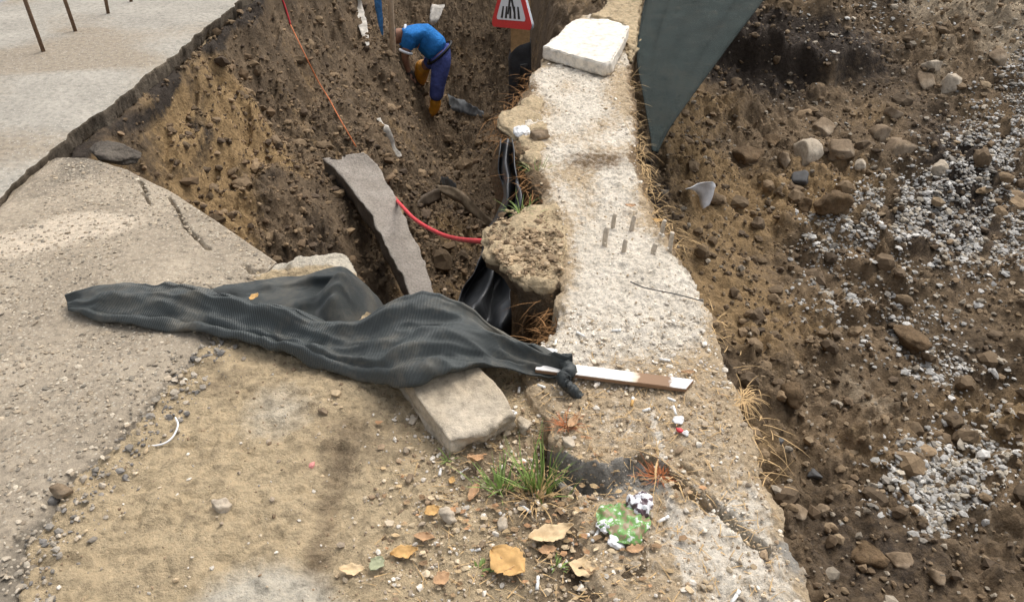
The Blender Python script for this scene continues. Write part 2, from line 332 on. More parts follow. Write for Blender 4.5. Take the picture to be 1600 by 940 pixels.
# the soil with the trench in it
ys = np.r_[spaced(.45, 3.6, .0075, .0085), spaced(3.61, 12.6, .011, .03)]; xs = np.r_[spaced(-2.32, -1.3, .009, .011), spaced(-1.29, .50, .0085, .0075)]
X, Y = np.meshgrid(xs, ys); Z = HL(X, Y)
inp = ((X > xe(Y)) & (Y > yn(X))).astype(float); depth = -Z
clay = inp * np.clip(.15 + .75 * gauss(X, Y, -1.85, 4.7, .35, 1.0) + .6 * gauss(X, Y, -1.75, 3.6, .3, .4) + .35 * perlin(X * 2.2, Y * 2.2) + .2 * sstep(6.5, 9, Y) * 0 + .25 * gauss(X, Y, -.5, 5.2, .5, 1), 0, 1)
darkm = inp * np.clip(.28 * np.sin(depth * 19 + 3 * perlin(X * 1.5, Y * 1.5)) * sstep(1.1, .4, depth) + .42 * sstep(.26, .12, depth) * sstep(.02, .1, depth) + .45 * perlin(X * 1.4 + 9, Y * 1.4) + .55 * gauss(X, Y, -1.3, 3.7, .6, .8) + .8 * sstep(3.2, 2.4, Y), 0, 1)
sandm = (1 - inp) * np.clip(.75 + .3 * perlin(X * 2.5, Y * 2.5) - .22 * sstep(-.35, .0, X) * sstep(1.75, 1.6, Y) - .28 * gauss(X, Y, -.33, 1.6, .13, .3) - .3 * gauss(X, Y, -.47, 1.25, .05, .35), 0, 1)
palem = (1 - inp) * np.clip(1.1 * gauss(X, Y, -.55, .98, .20, .20) + .9 * sstep(2.38, 2.45, Y) * sstep(-.98, -.88, X) + .5 * gauss(X, Y, -.68, 1.68, .2, .22), 0, 1)
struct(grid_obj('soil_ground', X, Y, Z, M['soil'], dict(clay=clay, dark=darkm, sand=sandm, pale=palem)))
# the excavation on the other side of the wall
ys = np.r_[spaced(.3, 7.6, .013, .02), spaced(7.62, 13, .025, .05)]; xs = np.r_[spaced(.50, 4.6, .0125, .017), spaced(4.62, 10, .02, .05)]
X, Y = np.meshgrid(xs, ys); Z = HR(X, Y)
clay = np.clip(.3 + .5 * perlin(X * 1.1, Y * 1.1) + .5 * gauss(X, Y, 1.1, 5, .6, 1.6), 0, 1)
dry = np.clip(1.1 * sstep(3.2, 4.6, X) * sstep(6.2, 7.4, Y) + .55 * perlin(X * 2.3 + 4, Y * 2.3) * sstep(1.2, 1.8, X) + .25 * gauss(X, Y, 2.1, 2.6, .8, .7), 0, 1)
darkm = np.clip(.35 + .6 * perlin(X * .8 + 2, Y * .8 + 5) + .8 * gauss(X, Y, 2.2, 6.9, .9, .25), 0, 1)  # mottled soil tone, plus painted shade along the overhanging bank step
struct(grid_obj('excavated_terrain', X, Y, Z, M['soil_r'], dict(clay=clay, dry=dry, dark=darkm)))
# the land all round, out to the horizon, with the dug area left open
bm = bmesh.new(); rx = [-600, -2.3, 10, 600]; ry = [-600, .44, 12.6, 900]
for i in range(3):
    for j in range(3):
        if (i, j) != (1, 1): bm.faces.new([bm.verts.new((x, y, -.14 if i == 0 else -.03)) for x, y in ((rx[i], ry[j]), (rx[i + 1], ry[j]), (rx[i + 1], ry[j + 1]), (rx[i], ry[j + 1]))])
me = bpy.data.meshes.new('ground'); bm.to_mesh(me); bm.free(); struct(put(me, 'ground', M['soil_r'], smooth=False))
# ---------------------------------------------------------------- the road and the broken plate of asphalt
def skirted(name, X, Y, Z, thick, mat, mat2, attrs, sides):
    """sheet with real broken edges: rows of vertices drop down along the sides named"""
    nr, nc = X.shape; o = grid_obj(name, X, Y, Z, mat, attrs); me = o.data; me.materials.append(mat2)
    bm = bmesh.new(); bm.from_mesh(me); bm.verts.ensure_lookup_table()
    for sd_ in sides:
        idx = [r * nc + nc - 1 for r in range(nr)] if sd_ == 'right' else [(nr - 1) * nc + c for c in range(nc)] if sd_ == 'far' else [r * nc for r in range(nr)]
        prev = [bm.verts[i] for i in idx]
        for k in range(1, 6):
            cur = []
            for v in prev:
                q = v.co.copy(); q.z -= thick / 5; a = .016
                q.x += mn.noise(q * 5) * a * .6 - .003 + mn.noise(q * 40) * .006 + mn.noise(q * 90) * .006; q.y += mn.noise(q * 25 + Vector((5, 5, 5))) * a
                cur.append(bm.verts.new(q))
            bm.verts.ensure_lookup_table()
            for a_, b_, c_, d_ in zip(prev, prev[1:], cur[1:], cur):
                f = bm.faces.new((a_, b_, c_, d_)); f.material_index = 1; f.smooth = True
            prev = cur
    bmesh.ops.recalc_face_normals(bm, faces=bm.faces); bm.to_mesh(me); bm.free(); return o
ys = np.r_[spaced(.3, 2.4, .06, .04), spaced(2.43, 7.5, .011, .014), spaced(7.55, 40, .05, 1.2)]; s = np.r_[np.linspace(0, .9, 40), np.linspace(.905, 1, 110)] 
Yg, Sg = np.meshgrid(ys, s, indexing='ij'); XR = xe(Yg) + .012 * perlin(Yg * 14, Yg * 0 + 3); Xg = -14 + (XR + 14) * Sg
Zg = .004 * fbm(Xg, Yg, 1.2, 3) - .012 * sstep(.12, 0, XR - Xg) + .0012 * perlin(Xg * 40, Yg * 40)
wet = np.clip(.34 + .6 * perlin(Xg * .9 + 2, Yg * 1.6) + .75 * gauss(Xg, Yg, -2.85, 4.75, .7, .16) + .6 * gauss(Xg, Yg, -3.4, 4.3, .25, .08) + .5 * gauss(Xg, Yg, -2.9, 5.4, .15, .05), 0, 1)
grey = np.clip(1.0 * sstep(-3.4, -4.2, Xg) * sstep(5.0, 6.0, Yg) + .25 * perlin(Xg, Yg), 0, 1)
struct(skirted('road', Xg, Yg, Zg, .10, M['road'], M['asphalt_edge'], dict(wet=wet, grey=grey), ['right']))
ys = spaced(.3, 3.45, .008, .008); Yg, Sg = np.meshgrid(ys, np.linspace(0, 1, 150), indexing='ij')
XR = np.interp(Yg, [p[0] for p in PR], [p[1] for p in PR]) + (.018 * perlin(Yg * 8, Yg * 0 + 1) + .012 * perlin(Yg * 25, Yg * 0 + 5)) * sstep(2.5, 2.2, Yg)
XL = xe(Yg) - .012 + .012 * perlin(Yg * 6, Yg * 0 + 6); Xg = XL + (XR - XL) * Sg
er = XR - Xg; el = Xg - XL
Zg = -.004 - .035 * sstep(2.3, 3.4, Yg) + .006 * fbm(Xg, Yg, 2.0, 3) - (.014 * sstep(.10, 0, er) + .010 * sstep(.09, 0, er + .05 * perlin(Xg * 14, Yg * 14))) * sstep(2.5, 2.2, Yg) - .02 * sstep(.06, 0, el) + .0022 * np.abs(perlin(Xg * 45, Yg * 45)) + .002 * perlin(Xg * 90, Yg * 90)
def crack(Zg, Xg, Yg, pts, wd, dp):
    for (x0, y0), (x1, y1) in zip(pts, pts[1:]):
        dx, dy = x1 - x0, y1 - y0; t = np.clip(((Xg - x0) * dx + (Yg - y0) * dy) / (dx * dx + dy * dy), 0, 1)
        d = np.hypot(Xg - x0 - t * dx, Yg - y0 - t * dy) + .006 * perlin(Xg * 40, Yg * 40); Zg = Zg - dp * sstep(wd, wd * .3, d)
    return Zg
P2 = lambda *q: [tuple(at(a, b)[:2]) for a, b in q]
for c_ in (P2((220, 290), (232, 312)), P2((275, 320), (285, 345), (300, 362), (325, 385)), P2((262, 300), (275, 320)), P2((380, 412), (392, 422), (410, 420)), P2((215, 270), (225, 290))): Zg = crack(Zg, Xg, Yg, c_, .0085, .03)
pale = np.clip(1.2 * gauss(Xg, Yg, -1.72, 2.78, .22, .13) + .9 * gauss(Xg, Yg, -1.95, 2.62, .2, .12) + .8 * gauss(Xg, Yg, -2.17, 3.05, .06, .1) + .4 * perlin(Xg * 1.5, Yg * 3) - .15, 0, 1)
grey = np.clip(.9 * sstep(.10, .0, er) * sstep(2.3, 1.9, Yg) + .5 * gauss(Xg, Yg, -1.2, 1.1, .2, .3) + .35 * sstep(2.9, 3.4, Yg) + .5 * perlin(Xg * 2.2, Yg * 2.2), 0, 1)
struct(skirted('pavement', Xg, Yg, Zg, .075, M['asphalt'], M['asphalt_edge'], dict(pale=pale, grey=grey), ['right', 'far']))
# ---------------------------------------------------------------- the concrete wall
WL = [(.4, .20), (1.2, .17), (1.43, .13), (1.67, .08), (1.85, .03), (1.97, .07), (2.08, .15), (2.33, .165), (2.7, .17), (3.0, .12), (3.35, .07), (3.6, .0), (3.9, -.05), (4.05, .02), (4.3, .09), (4.6, .13), (4.75, .18), (5.0, .26), (5.3, .34), (5.6, .44), (5.75, .5)]
WR = [(.4, .69), (1.05, .68), (1.4, .665), (1.78, .68), (2.1, .66), (2.42, .65), (2.8, .60), (3.02, .585), (3.45, .60), (3.9, .64), (4.4, .68), (4.82, .735), (5.7, .75)]
ys = spaced(.4, 5.75, .0062, .0075); nt_ = 104; ns = 16
u = np.r_[np.linspace(-1, 0, ns, endpoint=False), np.linspace(0, 1, nt_), np.linspace(1, 2, ns + 1)[1:]]
Yg, Ug = np.meshgrid(ys, u, indexing='ij'); y0 = Yg * 0
xl = np.interp(Yg, *zip(*WL)) + .020 * perlin(Yg * 5, y0 + .5) + .013 * perlin(Yg * 16, y0 + 2.5) + .008 * perlin(Yg * 45, y0)
xr = np.interp(Yg, *zip(*WR)) + .018 * perlin(Yg * 4, y0 + 7.5) + .014 * perlin(Yg * 15, y0 + 9.5) + .008 * perlin(Yg * 45, y0 + 3)
Ut = np.clip(Ug, 0, 1); Xg = xl + (xr - xl) * Ut; sl_ = np.clip(-Ug, 0, 1); sr_ = np.clip(Ug - 1, 0, 1)
el = Xg - xl; er = xr - Xg; ed = np.minimum(el, er)
Zg = .007 * fbm(Xg, Yg, 5, 3) + .008 * fbm(Xg, Yg, 24, 3, .65) + .014 * clods(Xg, Yg, 22, 11, .35) + .003 * np.abs(perlin(Xg * 90, Yg * 90)) - .022 * sstep(.05, 0, er) - .018 * sstep(.03, 0, el)
Zg = Zg + .018 * gauss(Xg, Yg, .4, 3.35, .2, .16) - .014 * sstep(2.45, 2.58, Yg) * sstep(3.0, 2.9, Yg) * sstep(.25, .35, Xg)
CR = P2((1000, 712), (1030, 726), (1062, 756), (1090, 778), (1120, 797), (1142, 812), (1165, 835), (1195, 862)); Zg = crack(Zg, Xg, Yg, CR, .017, .09)
Zg = crack(Zg, Xg, Yg, P2((1105, 770), (1128, 800)), .007, .03); Zg = crack(Zg, Xg, Yg, P2((1065, 725), (1090, 745)), .007, .03)
CU = A_(P2((835, 655), (868, 700), (905, 722), (950, 728), (985, 712), (1030, 726))); CL_ = A_(P2((835, 760), (868, 775), (900, 768), (960, 755), (1000, 748), (1045, 748)))
def gapd(x, y):   # how far the broken near-left corner of the wall has sunk
    yu = np.interp(x, CU[:, 0], CU[:, 1]) + .022 * perlin(x * 11, x * 0 + 3) + .012 * perlin(x * 30, x * 0) + .006 * perlin(x * 80, y * 40)
    g = sstep(yu + .008, yu - .03, y) * sstep(1.10, 1.42, y) * sstep(.43, .36, x)
    return g, g * (.034 + .085 * sstep(.38, .14, x) * sstep(yu - .09, yu - .02, y))
gap, gz = gapd(Xg, Yg); Zg = Zg - gz
top = ((Ug >= 0) & (Ug <= 1))
Zs = -(sl_ + sr_) * 2.3; Xg = Xg + np.where(top, 0, (.07 * fbm(Yg, Zs, 3, 4) + .06 * billow(Yg, Zs, 9, 4, .6)) * np.clip(sl_ + sr_, 0, .1) * 10) + sl_ * .02
Zg = Zg + Zs
dirt = np.clip(.40 + .45 * perlin(Xg * 4, Yg * 3) + .30 * sstep(1.95, 1.6, Yg) - .45 * gauss(Xg, Yg, .55, 1.1, .15, .3) - .35 * gauss(Xg, Yg, .40, 2.25, .2, .35) + .3 * sstep(.12, .0, el) + .22 * sstep(.07, 0, er) - .5 * gauss(Xg, Yg, .40, 1.3, .012, .4) + .2 * sstep(3.3, 3.8, Yg) * 0, 0, 1)
soilm = np.clip(.62 * gauss(Xg, Yg, .40, 3.32, .26, .16) + .75 * sstep(.1, .03, el) * sstep(2.9, 3.1, Yg) * sstep(4.6, 4.2, Yg) + .6 * sstep(.06, 0, er) * sstep(2.0, 2.6, Yg) + np.where(top, 0, .85), 0, 1)
yu_ = np.interp(Xg, CU[:, 0], CU[:, 1]); greym = np.clip(sstep(yu_ - .13, yu_ - .04, Yg) * sstep(yu_ + .012, yu_ + .004, Yg) * sstep(.43, .36, Xg) * 1.1 + .7 * gauss(Xg, Yg, .66, 1.18, .05, .1), 0, 1)
wall = thing(grid_obj('concrete_wall', Xg, Yg, Zg, M['concrete'], dict(dirt=dirt, soil=soilm, grey=greym), flip=False), 'long pale crumbling concrete retaining wall between trench and excavation', 'wall')
def WZ(x, y):   # wall or soil height under a bit of litter
    return max(float(HL(np.array([x]), np.array([y]))[0]) if x < .48 else -9, .004 - float(gapd(A_([x]), A_([y]))[1][0]) if np.interp(y, *zip(*WL)) < x < np.interp(y, *zip(*WR)) else -9)
# soil ledge stuck to the wall, soil at its ragged edge
M['strip_side'] = stone_mat('broken_strip_side', (.085, .072, .058), (.13, .11, .088), (.18, .155, .125), 25, 1, .012)
M['wood_d'] = plain('muddy_board', (.20, .155, .105), .85, .2, .4, 20)
# ---------------------------------------------------------------- big loose pieces
def prism(name, pts, thick, mat, rough=.008, cuts=5, parent=None, bev=.06):
    """flat slab: outline pts (top, any z), thickness downwards, broken edges"""
    bm = bmesh.new(); vs_ = [bm.verts.new(p) for p in pts]; f = bm.faces.new(vs_)
    r = bmesh.ops.extrude_face_region(bm, geom=[f]); bmesh.ops.translate(bm, vec=(0, 0, -thick), verts=[g for g in r['geom'] if isinstance(g, bmesh.types.BMVert)])
    bmesh.ops.recalc_face_normals(bm, faces=bm.faces); bmesh.ops.triangulate(bm, faces=bm.faces[:])
    bmesh.ops.bevel(bm, geom=[e for e in bm.edges if e.calc_face_angle(0) > .6], offset=thick * bev, segments=2, affect='EDGES')
    for _ in range(cuts):
        L = [e for e in bm.edges if e.calc_length() > .03]
        if not L: break
        bmesh.ops.subdivide_edges(bm, edges=L, cuts=1); bmesh.ops.triangulate(bm, faces=[q for q in bm.faces if len(q.verts) > 3])
    bm.normal_update()
    for v in bm.verts: v.co += v.normal * (mn.fractal(v.co * 9, 1, 2, 4) * rough + mn.noise(v.co * 50) * rough * .35)
    me = bpy.data.meshes.new(name); bm.to_mesh(me); bm.free(); return put(me, name, mat, parent)
def ledge(name, px, z, thick, pull, label, seed):
    o = prism(name, [at(a, b, z) for a, b in px], thick, M['soil'], .022, 6); me = o.data; s_ = Vector((seed, seed * 2, 0))
    for v in me.vertices:
        c = v.co; lo = min(1, max(0, (z - .02 - c.z) / thick)); c.x += pull * lo * (1 + .6 * mn.noise(c * 6)); n_ = mn.noise_vector(c * 14 + s_) * .018 + mn.noise_vector(c * 45 + s_) * .007
        v.co = c + Vector((n_[0], n_[1], n_[2] * (.5 if lo < .1 else 1)))
    av = me.attributes.new('sand', 'FLOAT', 'POINT'); av.data.foreach_set('value', [.78 if v.co.z > z - .03 else 0 for v in me.vertices]); me.update()
    return thing(o, label, 'soil')
ledge('soil_ledge', [(750, 374), (758, 356), (780, 345), (800, 333), (830, 322), (868, 318), (885, 350), (884, 395), (872, 436), (850, 445), (826, 446), (800, 432), (778, 410), (756, 392)], .014, .17, .10, 'brown soil ledge jutting from the wall over the dark hole', 3)
ledge('soil_ledge', [(776, 182), (786, 170), (812, 162), (830, 148), (850, 150), (852, 205), (848, 250), (825, 262), (814, 245), (806, 215), (790, 202), (778, 194)], .010, .22, .10, 'rounded soil bulge on the wall edge below the sign post', 8)
ledge('soil_ledge', [(915, 26), (948, 8), (952, -22), (975, -40), (1003, -30), (1003, 20), (1000, 62), (986, 92), (972, 60), (975, 40), (950, 30)], .02, .35, -.05, 'ragged soil ridge running on behind the flat pale slab', 5)
z = .085
thing(prism('concrete_slab', [at(848, 72, z), at(862, 62, z), at(893, 33, z), at(905, 29, z), at(950, 30, z), at(984, 40, z), at(975, 62, z), at(957, 95, z), at(945, 100, z), at(900, 88, z)], .075, M['slab_c']), 'flat pale concrete slab lying on the far end of the wall', 'slab')
# long grey strip of pavement fallen into the trench
Lp = [(505, 248), (536, 278), (577, 333), (604, 384), (631, 438), (650, 489), (664, 540)]; Rp = [(567, 238), (591, 261), (618, 309), (637, 350), (661, 404), (689, 493), (704, 545)]
zz = np.linspace(-.86, -1.30, 7); Lw = crom([tuple(at(*p, z)) for p, z in zip(Lp, zz)], 70); Rw = crom([tuple(at(*p, z)) for p, z in zip(Rp, zz)], 70)
prof = []
for k in range(70):
    a, b = Lw[k], Rw[k]; nw = 16; row = [a + (b - a) * q for q in np.linspace(0, 1, nw)]
    row += [b + np.array([-.0, 0, -d]) for d in (.03, .07, .11, .14)] + [b + (a - b) * q - np.array([0, 0, .14]) for q in (.25, .5, .75)] + [a - np.array([0, 0, d]) for d in (.14, .115, .09, .06, .03)]
    prof.append(row)
P = A_(prof); nr, nc = P.shape[:2]; 
for i in range(nr):
    for j in range(nc):
        v = Vector(P[i, j]); e = .4 if 1 < j < 14 else 1
        P[i, j] += np.array(mn.noise_vector(v * 11)) * .016 * e + np.array(mn.noise_vector(v * 40)) * .006 * e
P[0, 3:8, :] -= (P[0, 3:8] - P[1, 3:8]) * 0; P[0, 4:7] = P[3, 4:7]; P[1, 4:7] = P[3, 4:7]; P[2, 4:7] = P[3, 4:7]
bm = bmesh.new(); vv = [bm.verts.new(p) for p in P.reshape(-1, 3)]
for f in gridF(nr, nc, True): bm.faces.new([vv[q] for q in f])
bm.faces.new([vv[q] for q in range(nc)]); bm.faces.new([vv[(nr - 1) * nc + q] for q in range(nc)][::-1])
bmesh.ops.recalc_face_normals(bm, faces=bm.faces); me = bpy.data.meshes.new('pavement_strip'); bm.to_mesh(me); bm.free(); me.materials.append(M['strip_c']); me.materials.append(M['strip_side'])
for f in me.polygons: f.material_index = 0 if min((i % nc) for i in f.vertices) < 15 and max((i % nc) for i in f.vertices) < 16 else 1
thing(put(me, 'pavement_strip', M['strip_c']), 'long grey strip of broken pavement slanting down into the trench', 'slab')
blk = rock('concrete_block', at(703, 621, -.005), (.205, .40, .16), (R(8), R(-3), R(31)), M['block_c'], 4, .90, .12, 5, fine=.022)
thing(blk, 'weathered concrete kerb block sticking out from under the black net', 'block')
# stones and clods in the excavation
RK = [(1455, 108, 30, .75, 'rock_l', 'pale upright stone, uppermost of the pair high on the right bank'), (1446, 128, 34, .6, 'rock', 'brown wedge stone just under the uppermost pale stone on the right bank'),
 (1486, 138, 27, 1.2, 'rock_l', 'pale brown pointed stone right of the uppermost stone pair'), (1284, 202, 36, .6, 'rock', 'grey brown flat stone above the largest pale boulder'),
 (1267, 240, 52, .7, 'rock_l', 'largest pale tan boulder left of the gravel'), (1371, 212, 34, .9, 'rock', 'brown pyramid stone between the pale boulder and the gravel'),
 (1405, 236, 62, .55, 'rock', 'broad dark stone with gravel on its top'), (1472, 266, 27, 1.0, 'rock_l', 'small tan block at the upper left rim of the gravel'),
 (1252, 280, 32, .55, 'slate', 'dark grey angular slab below the largest pale boulder'), (1226, 252, 26, .9, 'rock', 'small brown stone touching the left of the largest boulder'),
 (1345, 258, 22, .9, 'rock_l', 'small pale stone below the brown pyramid stone'), (1172, 248, 46, .7, 'clod', 'big earth clod at the left of the boulder row'),
 (1317, 240, 42, .6, 'rock', 'rusty brown stone right of the largest pale boulder'), (1304, 320, 56, .75, 'clod', 'large brown lump below the boulders beside the gravel tongue'),
 (1254, 322, 32, .8, 'clod', 'brown lump left of the large one beside the gravel tongue'), (1425, 532, 56, .5, 'clod', 'broad earth lump in the middle of the muddy slope'),
 (1273, 741, 30, .4, 'slate', 'black flat tile fragment in the mud'), (1248, 803, 24, .6, 'rock', 'grey stone near the wall edge below the black tile'),
 (1288, 796, 20, .7, 'rock', 'small grey brown stone right of its twin below the black tile'), (1353, 868, 56, .6, 'clod', 'large earth clod near the lower edge of the slope'),
 (1407, 880, 40, .5, 'rock', 'long brown stone right of the lowest large clod'), (1466, 905, 26, .8, 'rock', 'rounded brown stone near the bottom edge'),
 (1241, 622, 38, .8, 'clod', 'grey earth clod close to the root clump on the wall'), (1177, 687, 14, .5, 'brick', 'small red brick fragment beside the wall'),
 (1219, 689, 18, .5, 'slate', 'small dark square fragment right of the red brick bit'), (1205, 225, 30, .7, 'clod', 'earth clod above the left end of the boulder row'),
 (1560, 90, 30, .7, 'rock', 'brown stone at the right side of the upper bank'), (1395, 180, 24, .8, 'rock', 'small brown stone above the broad dark one'), (1515, 690, 18, .7, 'rock_l', 'pale stone lying in the lower gravel patch')]
def hit(px, py, H, z0=-1.2):       # where the line of sight meets the land
    d = ray(px, py); t = np.linspace(.6, 16, 4000); x = d[0] * t; y = d[1] * t; zz_ = CAM_H + d[2] * t
    k = np.argmax(zz_ < H(x, y)); return Vector((x[k], y[k], zz_[k])), t[k]
for i, (px, py, sz, fl, m_, lb) in enumerate(RK):
    p, t = hit(px, py, HR); w_ = sz * t / FPX; nm = {'clod': 'earth_clod', 'brick': 'brick_fragment', 'slate': 'tile_fragment'}.get(m_, 'stone')
    thing(rock(nm, p + Vector((0, .05 * w_, .06 * w_ * fl)), (w_, w_ * random.uniform(.7, 1.0), w_ * fl), (random.uniform(-.35, .35), random.uniform(-.35, .35), random.uniform(0, 3)), M[m_], i + 2, .74 if m_ != 'clod' else .4, .10 if m_ != 'clod' else .3, 3, fine=.03), lb, 'stone' if nm == 'stone' else 'clod' if m_ == 'clod' else 'fragment')
# ---------------------------------------------------------------- scattered small stuff, one joined mesh each
ICO = bmesh.new(); bmesh.ops.create_icosphere(ICO, subdivisions=1, radius=1); IV = np.array([v.co[:] for v in ICO.verts]); IF = np.array([[v.index for v in f.verts] for f in ICO.faces]); ICO.free()
ICO = bmesh.new(); bmesh.ops.create_icosphere(ICO, subdivisions=2, radius=1); JV = np.array([v.co[:] for v in ICO.verts]); JF = np.array([[v.index for v in f.verts] for f in ICO.faces]); ICO.free()
def scatter(name, P, size, cols, label, cat, flat=.6, sink=.25, hi=False, jit=.22, smooth=False):
    n = len(P); BV, BF = (JV, JF) if hi else (IV, IF); k = len(BV)
    V = BV[None] * (1 + RNG.uniform(-jit, jit, (n, k, 1))) * RNG.uniform(.65, 1.25, (n, 1, 3)); V[..., 2] *= flat
    th = RNG.uniform(0, 6.28, n); tl = RNG.normal(0, .35, n); c, s_ = np.cos(th)[:, None], np.sin(th)[:, None]; ct, st = np.cos(tl)[:, None], np.sin(tl)[:, None]
    x, y, z_ = V[..., 0], V[..., 1], V[..., 2]; y, z_ = y * ct - z_ * st, y * st + z_ * ct; x, y = x * c - y * s_, x * s_ + y * c
    V = np.stack([x, y, z_], -1) * (size[:, None, None] * .5) + P[:, None]; V[..., 2] += (size * (.5 * flat - sink))[:, None]
    F = BF[None] + (np.arange(n) * k)[:, None, None]
    me = mesh_np(name, V.reshape(-1, 3), F.reshape(-1, 3), col=np.repeat(cols, k, 0)); o = put(me, name, M['col'], smooth=smooth); return stuff(o, label, cat)
def pick(n, *cs):
    c = A_(cs)[RNG.integers(0, len(cs), n)]; return c * RNG.uniform(.75, 1.25, (n, 1))
def lognorm(n, m, s, lo, hi): return np.clip(RNG.lognormal(math.log(m), s, n), lo, hi)
# gravel in the excavation: patches measured on the photo
GP = [(1560, 260, 70, 60, 1700), (1480, 330, 90, 50, 1500), (1400, 350, 70, 35, 700), (1560, 370, 60, 40, 700), (1330, 345, 40, 30, 300), (1290, 375, 35, 25, 200), (1590, 190, 40, 30, 400), (1480, 680, 70, 38, 700), (1580, 650, 40, 40, 250), (1510, 735, 40, 25, 160), (1500, 520, 60, 20, 130), (1440, 480, 60, 25, 130),
      (1310, 440, 50, 25, 90), (1200, 90, 40, 30, 120), (1370, 120, 60, 50, 200), (1510, 70, 50, 40, 400), (1580, 40, 40, 40, 300), (1540, 600, 60, 60, 200), (1400, 440, 90, 60, 200), (1250, 130, 80, 60, 160)]
pts = []
for cx, cy, sx, sy, n in GP:
    n = int(n * 2.3)
    for px, py in zip(RNG.normal(cx, sx * .66, n), RNG.normal(cy, sy * .66, n)):
        if perlin(A_([px * .03]), A_([py * .045]))[0] < -.28: continue
        d = ray(px, py); t = (-1.15 - CAM_H) / d[2] if d[2] < -.1 else 0
        if 0 < t < 14: pts.append((d[0] * t, d[1] * t))
pts = A_(pts); pts = pts[(pts[:, 0] > .95) & (pts[:, 1] < 12.5) & (pts[:, 0] < 9.8)]
P = np.c_[pts, HR(pts[:, 0], pts[:, 1])]; sz = lognorm(len(P), .021, .45, .008, .065)
scatter('gravel', P, sz, pick(len(P), (.43, .415, .385), (.52, .50, .46), (.34, .325, .295), (.40, .35, .275), (.25, .225, .19)), 'pale grey gravel spilled in patches over the excavation', 'gravel', .5, .24, False, .25)
# crumbs of soil in the excavation
n = 15000; x = RNG.uniform(.72, 5.5, n); y = RNG.uniform(1.2, 8.5, n); ok = x < .9 + y * .75; x, y = x[ok], y[ok]
P = np.c_[x, y, HR(x, y)]; sz = lognorm(len(x), .017, .55, .007, .09)
scatter('soil_crumbs', P, sz, pick(len(x), (.14, .098, .06), (.19, .135, .082), (.11, .08, .053), (.25, .185, .115), (.30, .255, .195)), 'crumbs of brown earth over the excavation slope', 'soil', .7, .02, False, .35)
n = 15000; x = RNG.uniform(-2.1, .1, n); y = np.r_[RNG.uniform(2.4, 6.2, n // 2), RNG.uniform(5, 11, n - n // 2)]; ok = (x > xe(y) + .02) & (y > yn(x) + .05); x, y = x[ok], y[ok]
P = np.c_[x, y, HL(x, y)]; sz = lognorm(len(x), .017, .6, .007, .10)
scatter('soil_crumbs', P, sz, pick(len(x), (.14, .098, .058), (.19, .13, .077), (.105, .075, .05), (.24, .168, .097)), 'crumbs of brown earth over the trench walls', 'soil', .7, .02, False, .35)
for H_, x, y, nm, lb in ((HR, RNG.uniform(.8, 5, 1700), RNG.uniform(1.5, 8, 1700), 'soil_lumps', 'damp earth lumps over the excavation slope'), (HL, RNG.uniform(-2.0, .05, 800), RNG.uniform(2.6, 10.5, 800), 'soil_lumps', 'damp earth lumps on the trench slope')):
    ok = (perlin(x * 1.2, y * 1.2) > -.15) & ((x < .9 + y * .75) if H_ is HR else ((x > xe(y) + .2) & (y > yn(x) + .1))); x, y = x[ok], y[ok]
    scatter(nm, np.c_[x, y, H_(x, y)], lognorm(len(x), .05, .5, .02, .18), pick(len(x), (.155, .110, .067), (.19, .135, .081), (.125, .09, .057), (.23, .163, .097)), lb, 'soil', .7, .34, True, .2)
# grit on the asphalt plate, sand and wall
def surf(x, y):
    zl = HL(x, y); xr_ = np.interp(y, [p[0] for p in PR], [p[1] for p in PR]); plate = (x < xr_ - .01) & (x > -2.15) & (y < 3.4)
    wl = (x > np.interp(y, *zip(*WL)) + .02) & (x < np.interp(y, *zip(*WR)) - .02)
    pz = -.003 - .035 * sstep(2.3, 3.4, y) + .006 * fbm(x, y, 2.0, 3); wz = .007 * fbm(x, y, 5, 3) + .002 - gapd(x, y)[1]
    return np.where(plate, pz, np.where(wl, np.maximum(wz, zl), zl)), plate, wl, (y < yn(x) - .01)
n = 19000; x = RNG.uniform(-2.1, .72, n); y = .8 + 2.7 * RNG.random(n) ** 1.1; z_, pl, wl, fr = surf(x, y); ok = pl & (perlin(x * 2.6, y * 2.6) > -.35); x, y, z_ = x[ok], y[ok], z_[ok]
scatter('asphalt_aggregate', np.c_[x, y, z_], lognorm(len(x), .0095, .38, .004, .024), pick(len(x), (.36, .29, .205), (.30, .25, .185), (.42, .345, .25), (.235, .205, .16), (.50, .43, .33)), 'small stones standing out of the worn asphalt', 'aggregate', .38, .15)
n = 26000; x = RNG.uniform(-1.1, .74, n); y = np.r_[.85 + 1.3 * RNG.random(n - 9000), RNG.uniform(1.9, 5.2, 9000)]; z_, pl, wl, fr = surf(x, y)
lit = sstep(-.45, -.15, x) * sstep(2.0, 1.7, y); ok = (~pl) & (wl | (fr & (x < .42))) & (RNG.random(n) < np.where(wl, .7, .08 + .85 * lit)); x, y, z_, wl = x[ok], y[ok], z_[ok], wl[ok]
c1 = pick(len(x), (.46, .35, .22), (.36, .29, .21), (.54, .44, .31), (.30, .215, .135), (.62, .56, .47)); c2 = pick(len(x), (.72, .64, .53), (.60, .51, .39), (.78, .71, .60), (.46, .36, .24), (.56, .50, .42))
scatter('grit', np.c_[x, y, z_], lognorm(len(x), .0062, .5, .003, .024), np.where((wl & (y > 1.75))[:, None], c2, c1), 'grit and crumbs lying on sand and wall top', 'grit', .6, .1, False, .35)

